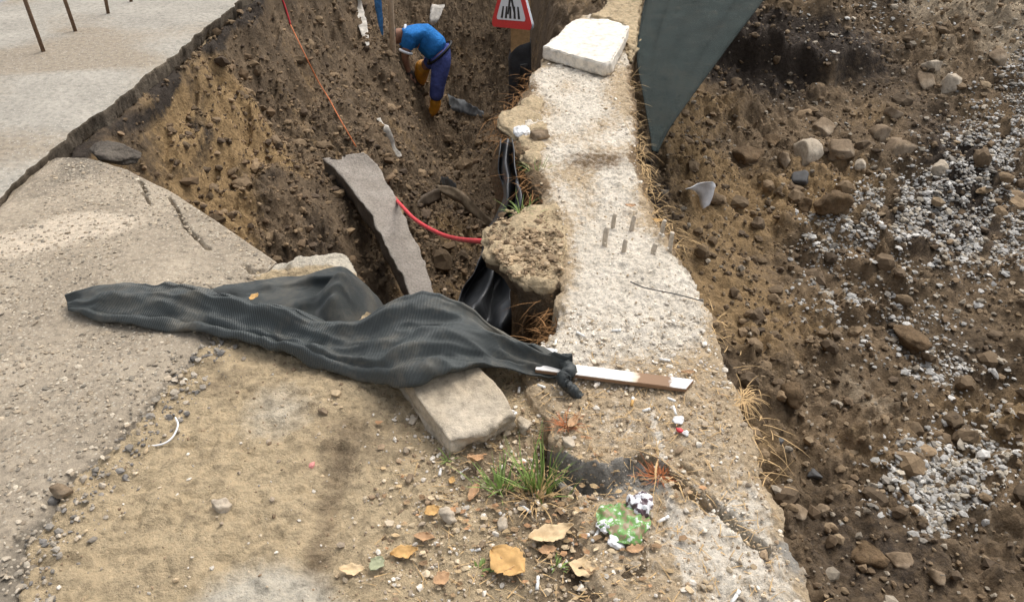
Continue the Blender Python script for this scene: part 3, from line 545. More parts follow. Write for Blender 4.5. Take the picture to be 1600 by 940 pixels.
n = 650; y = RNG.uniform(.9, 2.25, n); x = np.interp(y, [p[0] for p in PR], [p[1] for p in PR]) + RNG.normal(.01, .045, n) + .02 * perlin(y * 8, y * 0 + 1); z_ = np.where(surf(x, y)[1], surf(x, y)[0] - .012, HL(x, y))
scatter('edge_grit', np.c_[x, y, z_], lognorm(n, .0085, .5, .004, .026), pick(n, (.26, .235, .20), (.33, .29, .235), (.20, .185, .165), (.42, .36, .28)), 'dark loose grit along the crumbling asphalt edge', 'grit', .6, .08, False, .35)
n = 1500; px = RNG.normal(815, 45, n); py = RNG.normal(380, 38, n); ok = (px > 756 + np.abs(py - 372) * .6) & (px < 880) & (py < 436) & (py > 330); pp = A_([tuple(at(a, b, .016)) for a, b in zip(px[ok], py[ok])])
scatter('ledge_crumbs', pp, lognorm(len(pp), .009, .55, .004, .035), pick(len(pp), (.36, .26, .155), (.28, .20, .12), (.44, .33, .21), (.20, .14, .085)), 'crumbs of dry earth on the soil ledge', 'soil', .6, .12, False, .35)
# ---------------------------------------------------------------- black shade net over the trench edge
def sheet(name, Pg, mat, parent=None, amp=.004, fr=14, thick=.003, crease=0):
    nv, nu = Pg.shape[:2]; Pg = Pg.copy()
    for i in range(nv):
        for j in range(nu):
            v = Vector(Pg[i, j]); Pg[i, j] += np.array(mn.noise_vector(v * fr)) * amp
            if crease: Pg[i, j, 2] += crease * ((.28 - abs(mn.noise(Vector((v.x * 3.5 + v.y * 2, v.y * 13 - v.x * 2.5, 1.7))))) + .6 * (.28 - abs(mn.noise(Vector((v.x * 9 - v.y * 9, v.y * 17 + v.x * 5, 7.7))))))
    o = grid_obj(name, Pg[..., 0], Pg[..., 1], Pg[..., 2], mat, uv=True); m_ = o.modifiers.new('thickness', 'SOLIDIFY'); m_.thickness = thick
    if parent: child(o, parent)
    return o
tp = empty('shade_net', at(500, 540), 'black knitted shade net lying gathered across the trench edge', 'net')
ST = [(106, 472, 110, 489, 0.016), (140, 461, 150, 501, 0.033), (185, 446, 215, 512, 0.045), (260, 450, 290, 521, 0.053), (340, 464, 345, 528, 0.053), (430, 484, 440, 553, 0.057), (500, 503, 520, 581, 0.066), (560, 502, 580, 601, 0.082),
      (620, 491, 640, 610, 0.098), (680, 489, 690, 594, 0.115), (730, 505, 745, 580, 0.098), (770, 527, 800, 582, 0.061), (820, 544, 850, 592, 0.045), (868, 559, 878, 596, 0.048), (893, 564, 896, 593, 0.045)]
rows = []
VV = np.linspace(0, 1, 19)
def pinch(x): return 1 - abs(math.sin(x)) ** .7
for i, (a, b, c, d, h) in enumerate(ST):
    over = {8: .085, 9: .11, 10: .09, 11: .03}.get(i, 0)
    far = at(a, b, h * .9); near = at(c, d, .004 + over * .8); r_ = []; am = min(1, h / .06)
    for v in VV:
        p = far.lerp(near, v); zc = over * .9 + .012 + (h - over * .5) * max(0, 1 - v / .8) ** .5 * .9
        fold = am * (.048 * pinch(v * 4.4 + i * .36 + .4) - .016 + .018 * pinch(v * 8 - i * .5)) * min(1, 4 * v) * (1 if v < .78 else .3)
        if i < 10 and v > .78: zc = over * .9 + .006 + .026 * am * math.sin((v - .78) / .22 * math.pi) ** .6
        r_.append((p.x, p.y, max(.004, zc + fold)))
    r_.append((near.x, near.y + .02, max(.002, near.z - .006))); r_ = [(far.x, far.y + .05, (.0 if i < 7 or i > 11 else -.05) + .005), (far.x, far.y + .03, h * .6)] + r_
    rows.append(r_)
G = loft(rows, 110, 260).transpose(1, 0, 2)   # rows across, columns along
sheet('gathered_roll', G, M['tarp'], tp, .005, 8, .003, .042)
FL = [[at(295, 457, .012), at(400, 442, .03), at(470, 430, .05), at(515, 424, .065), at(540, 424, .065), at(565, 440, .03), at(585, 462, -.04), at(608, 490, -.16)],
      [at(305, 461, .03), at(400, 450, .045), at(470, 440, .055), at(515, 428, .10), at(537, 428, .115), at(558, 448, .05), at(578, 470, -.02), at(602, 497, -.14)],
      [at(325, 468, .03), at(410, 460, .035), at(470, 455, .035), at(508, 445, .06), at(527, 443, .115), at(545, 465, .06), at(565, 483, .0), at(595, 505, -.12)],
      [at(340, 476, .035), at(420, 474, .045), at(470, 472, .05), at(498, 468, .045), at(517, 464, .095), at(532, 485, .05), at(550, 498, .01), at(585, 512, -.10)],
      [at(350, 490, .02), at(430, 490, .03), at(470, 490, .03), at(490, 492, .03), at(505, 495, .04), at(520, 508, .03), at(545, 515, .0), at(575, 522, -.1)],
      [at(350, 505, .01), at(430, 510, .01), at(470, 515, .01), at(490, 520, .01), at(505, 522, .01), at(520, 530, .0), at(545, 535, -.03), at(575, 540, -.14)]]
sheet('loose_flap', loft(FL, 130, 60), M['tarp'], tp, .005, 8, .003, .032)
tl = tube('loose_tail', [at(880, 566, .04), at(890, 578, .048), at(880, 590, .045), at(884, 600, .035), at(896, 610, .024), at(907, 621, .010)], [.014, .022, .020, .017, .016, .012], M['tarp'], None, 12, 8, .0022); child(tl, tp)
# painted lath that the net is nailed to
m, n_, b = base('painted_lath', .6, .3); co = coords(n_); sx = nd(n_, 'ShaderNodeSeparateXYZ'); n_.links.new(co, sx.inputs[0]); nz = noise_n(n_, 35, 6, .7, co)
q = math_n(n_, 'ADD', sx.outputs[0], math_n(n_, 'MULTIPLY', math_n(n_, 'SUBTRACT', nz, .5), .05))
c_ = ramp(n_, q, [(.0, (.76, .74, .70)), (.275, (.74, .70, .62)), (.30, (.55, .45, .33)), (.308, (.24, .14, .075)), (.395, (.22, .13, .07)), (.405, (.74, .73, .71))])
side = ramp(n_, sx.outputs[2], [(.0, (1, 1, 1)), (.001, (0, 0, 0))])
c_ = mix(n_, math_n(n_, 'LESS_THAN', sx.outputs[2], .0015), c_, (.25, .15, .085)); n_.links.new(c_, b.inputs['Base Color']); bump(n_, b, nz, .3, .003)
a, b2 = at(838, 570, .03), at(1078, 601, .022); L = (b2 - a).length
bm = bmesh.new(); bmesh.ops.create_cube(bm, size=1); bmesh.ops.scale(bm, vec=(L, .048, .014), verts=bm.verts); bmesh.ops.translate(bm, vec=(L / 2, 0, -.004), verts=bm.verts)
for v in bm.verts:
    if v.co.x > L * .9: v.co.x += .012 * (1 if v.co.y > 0 else -1)
bmesh.ops.bevel(bm, geom=bm.edges[:], offset=.0015, segments=2, affect='EDGES'); me = bpy.data.meshes.new('wooden_lath'); bm.to_mesh(me); bm.free()
o = put(me, 'wooden_lath', m, smooth=False); o.location = a; dv = b2 - a; o.rotation_euler = (0, -math.asin(dv.z / L), math.atan2(dv.y, dv.x)); thing(o, 'white painted lath with bare brown end lying on the wall', 'lath')
# ---------------------------------------------------------------- black sheeting down the trench side of the wall
bs = empty('black_sheeting', (.08, 2.6, -.8), 'torn black plastic sheeting hanging down the trench side of the wall', 'sheeting')
RW = []
for px, py, z0, wpx in ((792, 222, -.015, 16), (794, 262, -.05, 26), (802, 300, -.09, 26), (796, 335, -.16, 32), (776, 375, -.30, 36), (762, 415, -.38, 46), (752, 450, -.42, 66), (745, 485, -.42, 80), (742, 515, -.45, 84), (742, 560, -.6, 84)):
    r_ = []
    for j, f in enumerate(np.linspace(-.5, .5, 7)):
        p = at(px + f * wpx * 1.1 + (8 if py > 400 else 0), py + 4 * math.sin(j * 2 + py * .05), z0 + .05 * math.cos(j * 1.9 + py * .03) + f * .06); r_.append(p)
    RW.append(r_)
sheet('hanging_sheet', loft(RW, 50, 150), M['black'], bs, .02, 7, .004)
# ---------------------------------------------------------------- green net hanging beyond the wall
Yt = 6.05; nt_rows = []
tip = Vector((.70, 3.62, -.16))
Lt = [Vector((1.15, 6.9, 1.05)), aty(1012, -45, 6.4), aty(1010, 0, 5.9), aty(1000, 50, 5.3), aty(996, 90, 4.9), aty(1006, 150, 4.35), aty(1016, 205, 3.9), aty(1020, 236, 3.68)]
Rt = [Vector((2.1, 7.35, 1.15)), aty(1222, -45, 6.1), aty(1192, 0, 5.6), aty(1150, 55, 5.1), aty(1118, 98, 4.75), aty(1080, 150, 4.3), aty(1045, 200, 3.9), aty(1026, 238, 3.68)]
for a, b in zip(Lt, Rt):
    r_ = []
    for j, f in enumerate(np.linspace(0, 1, 25)):
        p = a.lerp(b, f); wd = (b - a).length; p.y += wd * .17 * (1 - abs(math.sin(f * 11 + .4)) ** .7) * (1 - f * .3) + wd * .03 * math.sin(f * 31); p.z -= .1 * wd * f * (1 - f); r_.append(p)
    nt_rows.append(r_)
net = empty('debris_net', (.7, 3.7, -.2), 'grey green debris net hanging in a point over the right side of the wall', 'net')
sheet('net_sheet', loft(nt_rows, 160, 140), M['net'], net, .008, 4, .002)
child(tube('hem', Rt, .008, M['net'], None, 6, 8), net); child(tube('hem', Lt, .006, M['net'], None, 6, 8), net)
for x, y, t_, lb in ((1.16, 6.95, 1.1, 'timber post holding the near corner of the debris net'), (2.05, 7.42, 1.2, 'timber post holding the outer corner of the debris net')):
    z0 = float(HR(A_([x]), A_([y]))[0]) - .2; thing(tube('timber_post', [(x, y, z0), (x, y, t_)], .035, M['wood'], None, 10, 4), lb, 'post')
# ---------------------------------------------------------------- sign on its board
SY = 7.02; c0 = aty(813, 60, SY); px_m = (SY * CP + (CAM_H - c0.z) * SP) / FPX; SIDE = .70
sg = empty('warning_sign', (-.007, 6.81, -.174), 'red bordered triangular pedestrian crossing warning sign on a board', 'sign')
def tri(r, cr, n=7):                    # rounded triangle outline, circumradius r
    o_ = []
    for k in range(3):
        a = math.pi / 2 + k * 2 * math.pi / 3; c = Vector((math.cos(a), math.sin(a))) * (r - 2 * cr)
        for j in range(n):
            b_ = a - math.pi / 3 + (2 * math.pi / 3) * j / (n - 1); o_.append((c.x + cr * math.cos(b_), c.y + cr * math.sin(b_)))
    return o_
def plate(name, outline, y0, th, mat, parent):
    bm = bmesh.new(); f = bm.faces.new([bm.verts.new((x, y0, z_)) for x, z_ in outline]); r = bmesh.ops.extrude_face_region(bm, geom=[f])
    bmesh.ops.translate(bm, vec=(0, -th, 0), verts=[g for g in r['geom'] if isinstance(g, bmesh.types.BMVert)]); bmesh.ops.recalc_face_normals(bm, faces=bm.faces)
    me = bpy.data.meshes.new(name); bm.to_mesh(me); bm.free(); o = put(me, name, mat, parent, smooth=False); return o
Rr = SIDE / math.sqrt(3) * 1.04
sg.rotation_euler = (Matrix.Rotation(R(-61.1), 3, 'Z') @ Matrix.Rotation(R(-6.6), 3, 'X') @ Matrix.Rotation(R(-11.3), 3, 'Y')).to_euler()
plate('back_plate', tri(Rr * 1.0, Rr * .09), .022, .020, M['alu'], sg)
for nm, sc_, y0, m_ in (('red_border', 1.0, .001, 'signred'), ('white_field', .70, -.0022, 'signwhite')): plate(nm, tri(Rr * sc_, Rr * .09 * sc_ ** 2), y0, .003, M[m_], sg)
k = Rr / 1.0
def poly(nm, pts, off=0): plate(nm, [(x * k, z_ * k) for x, z_ in pts], -.0055 - off, .0015, M['signblack'], sg)
for j, x in enumerate((-.36, -.19, -.01, .17, .34)):
    s_ = -x * .16; poly('stripe', [(x - .045, -.315), (x + .045, -.315), (x + .035 + s_, -.09), (x - .02 + s_, -.09)])
poly('walking_leg', [(-.13, -.24), (-.07, -.24), (.03, .10), (-.05, .10)], .0006); poly('walking_leg', [(.15, -.25), (.21, -.24), (.06, .10), (-.02, .10)], .0012)
poly('torso', [(-.06, .08), (.07, .08), (.10, .30), (-.08, .30)], .0018); poly('arm', [(-.16, .14), (-.12, .11), (-.05, .22), (-.07, .30)], .0006); poly('arm', [(.15, .12), (.18, .15), (.10, .30), (.07, .22)], .0006)
poly('head', [(.01 + .055 * math.cos(a), .375 + .055 * math.sin(a)) for a in np.linspace(0, 6.28, 14, endpoint=False)])
pw = 30 * px_m; pb = empty('sign_board', (c0.x, SY + .05, -1.9), 'upright brown timber board wrapped in black film below the sign', 'post')
bm = bmesh.new(); bmesh.ops.create_cube(bm, size=1); bmesh.ops.scale(bm, vec=(pw, .045, 2.6), verts=bm.verts); bmesh.ops.bevel(bm, geom=bm.edges[:], offset=.004, segments=2, affect='EDGES'); bmesh.ops.subdivide_edges(bm, edges=[e for e in bm.edges if e.calc_length() > .5], cuts=12)
me = bpy.data.meshes.new('board'); bm.to_mesh(me); bm.free(); o = put(me, 'board', M['board'], pb); o.location = (0, 0, .75)
bx = c0.x; rows = []
for z_, d_ in ((-.62, .002), (-.68, .008), (-.9, .014), (-1.2, .018), (-1.5, .03), (-1.75, .05)):
    r_ = []
    for a in np.linspace(0, 2 * math.pi, 17):
        cx = max(-1, min(1, 1.5 * math.cos(a))); cy = max(-1, min(1, 1.5 * math.sin(a))); r_.append((bx + cx * (pw / 2 + d_), SY + .05 + cy * (.0225 + d_), z_ + (.05 * cx if z_ > -.7 else 0) + .01 * math.sin(a * 3)))
    rows.append(r_)
sheet('film_wrap', loft(rows, 60, 50), M['black'], pb, .01, 9, .002)
sheet('film_wrap', loft([[aty(x + 14 * f, y, SY - .25 + .1 * f) for f in (0, .35, .7, 1)] for x, y in ((812, 100), (810, 125), (802, 150), (797, 180))], 24, 30), M['black'], pb, .015, 8, .002)
# ---------------------------------------------------------------- worker
WY = 9.0
def J(px, py, dy=0): return aty(px, py, WY + dy)
def skin_obj(name, verts, edges, rads, mat, parent, root=0, sub=2):
    me = bpy.data.meshes.new(name); me.from_pydata([tuple(v) for v in verts], edges, []); o = bpy.data.objects.new(name, me); COL.objects.link(o); me.materials.append(mat)
    m_ = o.modifiers.new('skin', 'SKIN'); m_.use_smooth_shade = True; s_ = o.modifiers.new('sub', 'SUBSURF'); s_.levels = sub; s_.render_levels = sub
    lay = me.skin_vertices[0].data if me.skin_vertices else None
    if lay is None:
        bm = bmesh.new(); bm.from_mesh(me); bm.verts.layers.skin.verify(); bm.to_mesh(me); bm.free(); lay = me.skin_vertices[0].data
    for i, r in enumerate(rads):
        r = r if hasattr(r, '__len__') else (r, r); lay[i].radius = r; lay[i].use_root = (i == root)
    child(o, parent); return o
foot = J(678, 181); wk = empty('person', foot, 'bent over person in blue polo shirt, blue trousers and orange boots', 'person')
pel, sp1, sp2, chest, neck, head, hd2 = J(690, 86), J(676, 70), J(660, 58), J(645, 52), J(631, 52), J(620, 56), J(613, 64)
hipN, kneeN, ankN, toeN = J(690, 96, -.09), J(684, 130, -.10), J(679, 172, -.02), J(668, 181, -.05)
hipF, kneeF, ankF, toeF = J(684, 92, .10), J(660, 104, .12), J(656, 130, .22), J(644, 137, .2)
shN, elN, wrN, haN = J(640, 60, -.20), J(632, 88, -.24), J(637, 108, -.18), J(642, 117, -.16)
shF, elF, wrF, haF = J(640, 56, .18), J(628, 84, .22), J(632, 106, .12), J(638, 116, .08)
V = [pel, sp1, sp2, chest, neck, head, hd2, hipN, kneeN, ankN, toeN, hipF, kneeF, ankF, toeF, shN, elN, wrN, haN, shF, elF, wrF, haF]
E_ = [(0, 1), (1, 2), (2, 3), (3, 4), (4, 5), (5, 6), (0, 7), (7, 8), (8, 9), (9, 10), (0, 11), (11, 12), (12, 13), (13, 14), (3, 15), (15, 16), (16, 17), (17, 18), (3, 19), (19, 20), (20, 21), (21, 22)]
Rd = [.13, .13, .14, .14, .062, .098, .075, .085, .06, .042, .035, .085, .06, .042, .035, .062, .044, .032, .036, .062, .044, .032, .036]
for w_, h_, s_ in ((17, 18, -1), (21, 22, 1)):   # five fingers on each hand
    d = (V[h_] - V[w_]).normalized(); sd_ = Vector((0, 1, 0))
    for q in range(5):
        o_ = (q - 2) * .018; b0 = V[h_] + sd_ * o_ + d * (.02 if q else -.01); ln = (.045, .075, .08, .075, .06)[q]
        i0 = len(V); V += [b0 + d * ln * .5 + (sd_ * -.03 if q == 0 else Vector()), b0 + d * ln + Vector((.012, 0, -.012)) + (sd_ * -.035 if q == 0 else Vector())]; E_ += [(h_, i0), (i0, i0 + 1)]; Rd += [.0095, .008]
skin_obj('body', V, E_, Rd, M['skin'], wk)
mid = lambda a, b, f: a.lerp(b, f)
slN = mid(shN, elN, .75); slF = mid(shF, elF, .75)
skin_obj('shirt', [mid(pel, sp1, .15), sp1, sp2, chest, mid(chest, neck, .75), shN, slN, shF, slF], [(0, 1), (1, 2), (2, 3), (3, 4), (3, 5), (5, 6), (3, 7), (7, 8)], [(.182, .172), (.18, .165), (.19, .17), (.185, .16), .085, .095, .078, .095, .078], M['shirt'], wk)
skin_obj('trousers', [mid(pel, sp1, .25), pel, hipN, kneeN, mid(kneeN, ankN, .62), hipF, mid(hipF, kneeF, .9)], [(0, 1), (1, 2), (2, 3), (3, 4), (1, 5), (5, 6)], [.165, .175, .125, .095, .085, .12, .09], M['trouser'], wk)
skin_obj('boot', [mid(kneeN, ankN, .5), mid(kneeN, ankN, .8), ankN, toeN], [(0, 1), (1, 2), (2, 3)], [.075, .07, .062, .05], M['boot'], wk)
skin_obj('boot', [mid(hipF, kneeF, .85) + Vector((0, -.03, 0)), kneeF, mid(kneeF, ankF, .6), ankF, toeF], [(0, 1), (1, 2), (2, 3), (3, 4)], [.095, .10, .085, .07, .055], M['boot'], wk)
skin_obj('hair', [head + Vector((.03, 0, .03)), mid(head, hd2, .5) + Vector((-.01, 0, .03))], [(0, 1)], [.10, .088], M['hair'], wk)
skin_obj('glove', [mid(wrN, haN, .1), haN, haN + Vector((.02, 0, -.06))], [(0, 1), (1, 2)], [.042, .05, .03], M['glove'], wk)
def ring(name, c, axis, r1, r2, mat, side):
    axis = axis.normalized(); s_ = side - axis * side.dot(axis); s_.normalize(); t_ = axis.cross(s_); pts = [c + s_ * r1 * math.cos(a) + t_ * r2 * math.sin(a) for a in np.linspace(0, 2 * math.pi, 25)]
    o = tube(name, pts, .016, mat, None, 6, 1); child(o, wk)
ring('belt', mid(pel, sp1, .22), sp1 - pel, .187, .178, M['belt'], Vector((0, 1, 0))); ring('collar', mid(chest, neck, .78), neck - chest, .082, .082, M['collar'], Vector((0, 1, 0))); ring('cuff', slN, elN - shN, .066, .066, M['collar'], Vector((0, 1, 0)))
# ---------------------------------------------------------------- things around the worker
def ribbon(name, pts, wd, mat, label, cat, side=(1, 0, 0), amp=.01, n=60, tw=0):
    P = crom([tuple(p) for p in pts], n); s_ = Vector(side).normalized(); rows = []
    for f in np.linspace(-.5, .5, 5):
        r_ = []
        for i, p in enumerate(P):
            t = i / (n - 1); w_ = np.interp(t, np.linspace(0, 1, len(wd)), wd) if hasattr(wd, '__len__') else wd; a = tw * t
            r_.append(Vector(p) + (s_ * math.cos(a) + Vector((0, -.4, .8)) * math.sin(a)) * w_ * f + Vector((0, -.02, .0)) * math.cos(f * 6 + i * .2) * w_ * 4)
        rows.append(r_)
    return thing(sheet(name, A_([[tuple(p) for p in r] for r in rows]), mat, None, amp, 9, .002), label, cat)
def onL(px, py, lift=.015): p, t = hit(px, py, HL); return p + Vector((0, -.01, lift))
thing(tube('wooden_pole', [J(606, -95, -.35), J(610, 0, -.35), J(617, 118, -.3)], .030, M['pole'], None, 10, 4), 'upright wooden pole standing in front of the bent worker', 'pole')
ribbon('blue_strap', [J(588, -30, .5), J(590, 0, .5), J(594, 30, .5), J(597, 62, .5)], [.09, .08, .07, .02], M['bluestrap'], 'blue plastic strip hanging down the soil left of the pole', 'strap')
ribbon('muddy_rag', [onL(553, -10, .05), onL(560, 20, .05), onL(568, 48, .05), onL(575, 78, .04)], [.10, .13, .10, .03], M['rag'], 'long dirty rag hanging on the soil left of the blue strip', 'rag')
ribbon('plastic_bag', [aty(684, 8, 10.1), aty(680, 22, 9.95), aty(678, 34, 9.9), aty(677, 42, 9.9)], [.16, .15, .09, .03], M['rag'], 'crumpled pale plastic bag on the soil behind the worker', 'bag', amp=.03)
ribbon('plastic_strip', [onL(590, 187), onL(602, 203), onL(612, 226), onL(624, 249)], [.05, .09, .08, .04], M['rag'], 'pale crumpled plastic strip on the trench slope above the fallen pavement', 'plastic', amp=.02)
ribbon('grey_cloth', [onL(700, 163, .05), onL(722, 172, .05), onL(755, 184, .04)], [.16, .2, .08], M['greycloth'], 'grey muddy cloth half buried right of the orange boot', 'cloth', (0, .5, .5), .03)
ribbon('black_scrap', [onL(688, 290, .05), onL(700, 294, .06), onL(712, 298, .04)], [.09, .1, .07], M['black'], 'small black plastic scrap on the soil above the curved board', 'plastic', (0, .6, .6), .02)
o = ribbon('curved_board', [onL(640, 336, .0), onL(664, 322, .05), onL(690, 316, .09)], [.05, .09, .10], M['bark'], 'dark bent strip of board arching left over the trench soil', 'board', (0, .35, .9), .012); o.modifiers[0].thickness = .02
o = ribbon('curved_board', [onL(684, 312, .12), onL(712, 322, .13), onL(735, 336, .10), onL(770, 356, .03)], [.04, .10, .12, .10], M['wood_d'], 'flat weathered board leaning down towards the wall', 'board', (0, .45, .8), .008); o.modifiers[0].thickness = .025
thing(tube('red_cable', [onL(610, 300, .0), at(626, 320, -.93), at(650, 344, -.85), at(685, 364, -.70), at(715, 373, -.50), at(752, 377, -.20), at(775, 377, -.12)], .0125, M['red'], None, 8, 8), 'red cable running from under the fallen pavement to the soil ledge', 'cable')
thing(tube('red_tape', [onL(436, -12, .02), onL(446, 15, .04), onL(455, 42, .02)], .008, M['red'], None, 6, 6), 'short red cord at the top of the left trench face', 'cord')
thing(tube('orange_cord', [onL(456, 48, .05), onL(478, 95, .06), onL(500, 140, .07), onL(516, 166, .07), onL(532, 196, .07), onL(558, 238, .05)], .0055, M['orange'], None, 6, 6), 'thin orange cord running down the trench slope to the fallen pavement', 'cord')
thing(tube('thin_pipe', [at(693, 520, -1.55), at(695, 452, -1.15)], .013, M['pole'], None, 10, 4), 'thin pale pipe standing upright in the dark trench bottom', 'pipe')
for i, (px, py, lx, lb) in enumerate(((68, 80, -.02, 'nearest of the steel stakes on the road'), (118, 48, -.03, 'second nearest steel stake on the road'), (168, 21, .10, 'third steel stake on the road, counted from the nearest'), (204, 3, .1, 'farthest visible steel stake at the top edge of the road'))):
    p = at(px, py); thing(tube('steel_stake', [p - Vector((0, 0, .05)), p + Vector((lx, 0, .95))], .0125, M['rust'], None, 8, 3), lb, 'stake', 'steel stakes along the road')
rock_ = rock('asphalt_chunk', at(176, 236, -.075), (.25, .17, .07), (.1, .25, .5), M['strip_side'], 9, .6, .2, 4); thing(rock_, 'dark broken asphalt chunk at the crack corner', 'asphalt')
# ---------------------------------------------------------------- details on the wall
for px, py, h, r, lb in ((945, 378, .06, .011, 'leftmost of the steel stubs in the wall top'), (958, 352, .05, .010, 'steel stub directly behind the leftmost one'), (987, 357, .05, .0095, 'tall steel stub at the back of the group in the wall'), (975, 392, .045, .0095, 'steel stub in the middle front of the group'),
                     (1020, 396, .04, .011, 'shortest broad steel stub at the front of the group'), (1034, 364, .055, .0095, 'steel stub at the back right of the group'), (1047, 386, .065, .0095, 'rightmost steel stub in the wall top')):
    p = at(px, py, .0); bx_, by_ = random.uniform(.0, .014), random.uniform(-.004, .012); thing(tube('steel_stub', [p - Vector((0, 0, .03)), p + Vector((bx_ * .3, by_ * .4, h * .5)), p + Vector((bx_, by_, h))], [r, r * .95, r * .85], M['rebar'], None, 8, 4, .0006), lb, 'rebar', 'steel stubs in the wall top')
thing(tube('wire', [at(985, 440, .02), at(1010, 450, .018), at(1050, 458, .015), at(1098, 470, .012)], .0022, M['slate'], None, 5, 8), 'thin dark wire lying across the wall top', 'wire')
def leaf(px, py, L, W, mat, ang, label, z0=None, curl=.4, tilt_=0, name='fallen_leaf'):
    L *= .87; W *= .87; nu, nv = 26, 11; p = at(px, py, 0.0); zz_ = WZ(p.x, p.y) if z0 is None else z0; p = at(px, py, zz_ + .008); X_, Y_ = np.meshgrid(np.linspace(-1, 1, nu), np.linspace(-1, 1, nv))
    half = np.clip(1 - np.abs(X_) ** 1.7, 0.03, 1) ** .8 * (1 + .35 * perlin(X_ * 2 + px, Y_ * 0 + py + np.sign(Y_) * 3) + .22 * perlin(X_ * 6 + px, Y_ * 0 + py + np.sign(Y_) * 5)); x = X_ * L / 2; y = Y_ * W / 2 * half
    z = curl * L * .16 * (X_ ** 2) + .22 * W * curl * (Y_ ** 2) * half + .06 * L * perlin(X_ * 1.7 + px, Y_ * 1.7) + .08 * W * np.abs(Y_) + .02 * L * perlin(X_ * 5, Y_ * 5 + py)
    V_ = np.stack([x, y, z - z.min()], -1) @ np.array((Euler((0, -tilt_, 0)).to_matrix() @ Matrix.Identity(3)).transposed()); V_[..., 2] -= V_[..., 2].min()
    V_ = V_ @ np.array(Euler((0, 0, R(ang))).to_matrix().transposed())
    o = grid_obj(name, V_[..., 0], V_[..., 1], V_[..., 2], mat); o.location = (p.x, p.y, zz_ + .009); o.modifiers.new('t', 'SOLIDIFY').thickness = .0008
    return thing(o, label, 'leaf' if name == 'fallen_leaf' else 'litter')
leaf(793, 880, .115, .10, M['leaf_y'], -40, 'largest yellow leaf, at the bottom centre', curl=.3); leaf(631, 864, .075, .042, M['leaf_y'], 12, 'folded yellow leaf left of the largest yellow one'); leaf(675, 799, .045, .04, M['leaf_y'], 30, 'small yellow leaf beside the grey stone')
leaf(860, 838, .135, .06, M['leaf_t'], 20, 'tan curled papery leaf between grass and the bottom edge', curl=.6); leaf(742, 732, .12, .036, M['leaf_b'], 62, 'long brown dry leaf standing against the grass tuft', tilt_=-.7, curl=.3)
leaf(589, 882, .05, .04, M['leaf_g'], 60, 'grey green leaf left of the yellow leaves'); leaf(550, 891, .07, .035, M['leaf_t'], 0, 'pale flat tan leaf on the sand, leftmost of the leaves'); leaf(397, 465, .045, .03, M['leaf_y'], 70, 'small yellow leaf lying on the black net', z0=.075)
leaf(912, 890, .085, .06, M['leaf_t'], -20, 'crumpled tan leaf right of the largest yellow leaf'); leaf(706, 751, .028, .02, M['leaf_y'], 80, 'tiny yellow leaf below the long brown one'); leaf(992, 858, .05, .03, M['leaf_b'], 15, 'small orange brown leaf bit below the crushed packet')
leaf(663, 840, .03, .055, M['leaf_b'], 85, 'narrow grey brown leaf above the folded yellow one'); leaf(690, 905, .05, .04, M['leaf_b'], 40, 'brown leaf scrap low between the yellow leaves'); leaf(985, 322, .05, .028, M['leaf_b'], -10, 'orange brown leaf behind the steel stubs')
leaf(1028, 345, .05, .025, M['leaf_y'], -15, 'orange leaf beside the right hand steel stubs'); leaf(740, 770, .07, .03, M['leaf_b'], 70, 'brown leaf at the foot of the long dry leaf'); leaf(895, 660, .06, .03, M['leaf_b'], 60, 'reddish brown leaf on the wall below the net tail')
leaf(1075, 582, .05, .016, M['leaf_b'], 0, 'slim brown leaf just past the tip of the lath'); leaf(855, 860, .05, .03, M['leaf_b'], 10, 'dull brown leaf under the tan papery one')
def butt(px, py, ang, L, label, filt=False):
    p = at(px, py, 0); zz_ = WZ(p.x, p.y) + .005; p = at(px, py, zz_); d = Vector((math.cos(R(ang)), math.sin(R(ang)), .04)) * L / 2
    o = empty('cigarette_butt', p, label, 'cigarette butt', 'cigarette butts on the wall and soil')
    child(tube('paper', [p - d, p, p + d * .3], .0042, M['filter'] if filt else M['butt'], None, 9, 1, .0003), o); child(tube('filter', [p + d * .3, p + d], .0042, M['butt'], None, 9, 1, .0003), o)
for a in ((840, 910, 85, .034, 'white cigarette butt standing lengthwise at the bottom centre'), (688, 737, 85, .024, 'white cigarette butt left of the long brown leaf'), (725, 735, 40, .028, 'white cigarette butt touching the long brown leaf'), (777, 797, -50, .034, 'white cigarette butt below the grass, left of the pair'),
          (821, 794, -45, .034, 'white cigarette butt below the grass, right of the pair'), (741, 859, 12, .032, 'white cigarette butt upper left of the largest yellow leaf'), (1036, 811, 30, .034, 'white cigarette butt right of the crushed green packet'), (931, 836, 60, .040, 'white cigarette butt poking out left under the green packet'),
          (801, 650, 55, .038, 'white cigarette butt beside the right end of the concrete block'), (796, 640, -35, .034, 'crossed white cigarette butt just behind the concrete block'), (868, 535, 80, .024, 'white cigarette butt on the soil behind the net end'), (907, 522, -45, .034, 'white cigarette butt on the wall near the dark hole'),
          (963, 516, 0, .030, 'flat white cigarette butt in the middle of the wall behind the lath'), (1039, 562, -18, .032, 'white cigarette butt behind the lath near its bare end'), (1054, 641, 95, .034, 'white cigarette butt above the red and white scrap'), (811, 609, 85, .022, 'short white cigarette butt below the net, left of two'),
          (846, 603, -30, .026, 'short white cigarette butt below the net, right of two'), (1049, 624, -35, .026, 'grey white cigarette butt just in front of the lath tip'), (1149, 932, 50, .040, 'white cigarette butt at the bottom edge near the wall corner'), (868, 380, 15, .030, 'white cigarette butt at the seam of soil ledge and wall'), (790, 860, 60, .022, 'white cigarette butt above the largest yellow leaf'), (1010, 640, 20, .024, 'white cigarette butt in front of the middle of the lath')): butt(*a)
butt(988, 627, 75, .034, 'cigarette butt with orange filter in front of the lath', True); butt(913, 836, 5, .026, 'short orange filter left of the green packet', True)
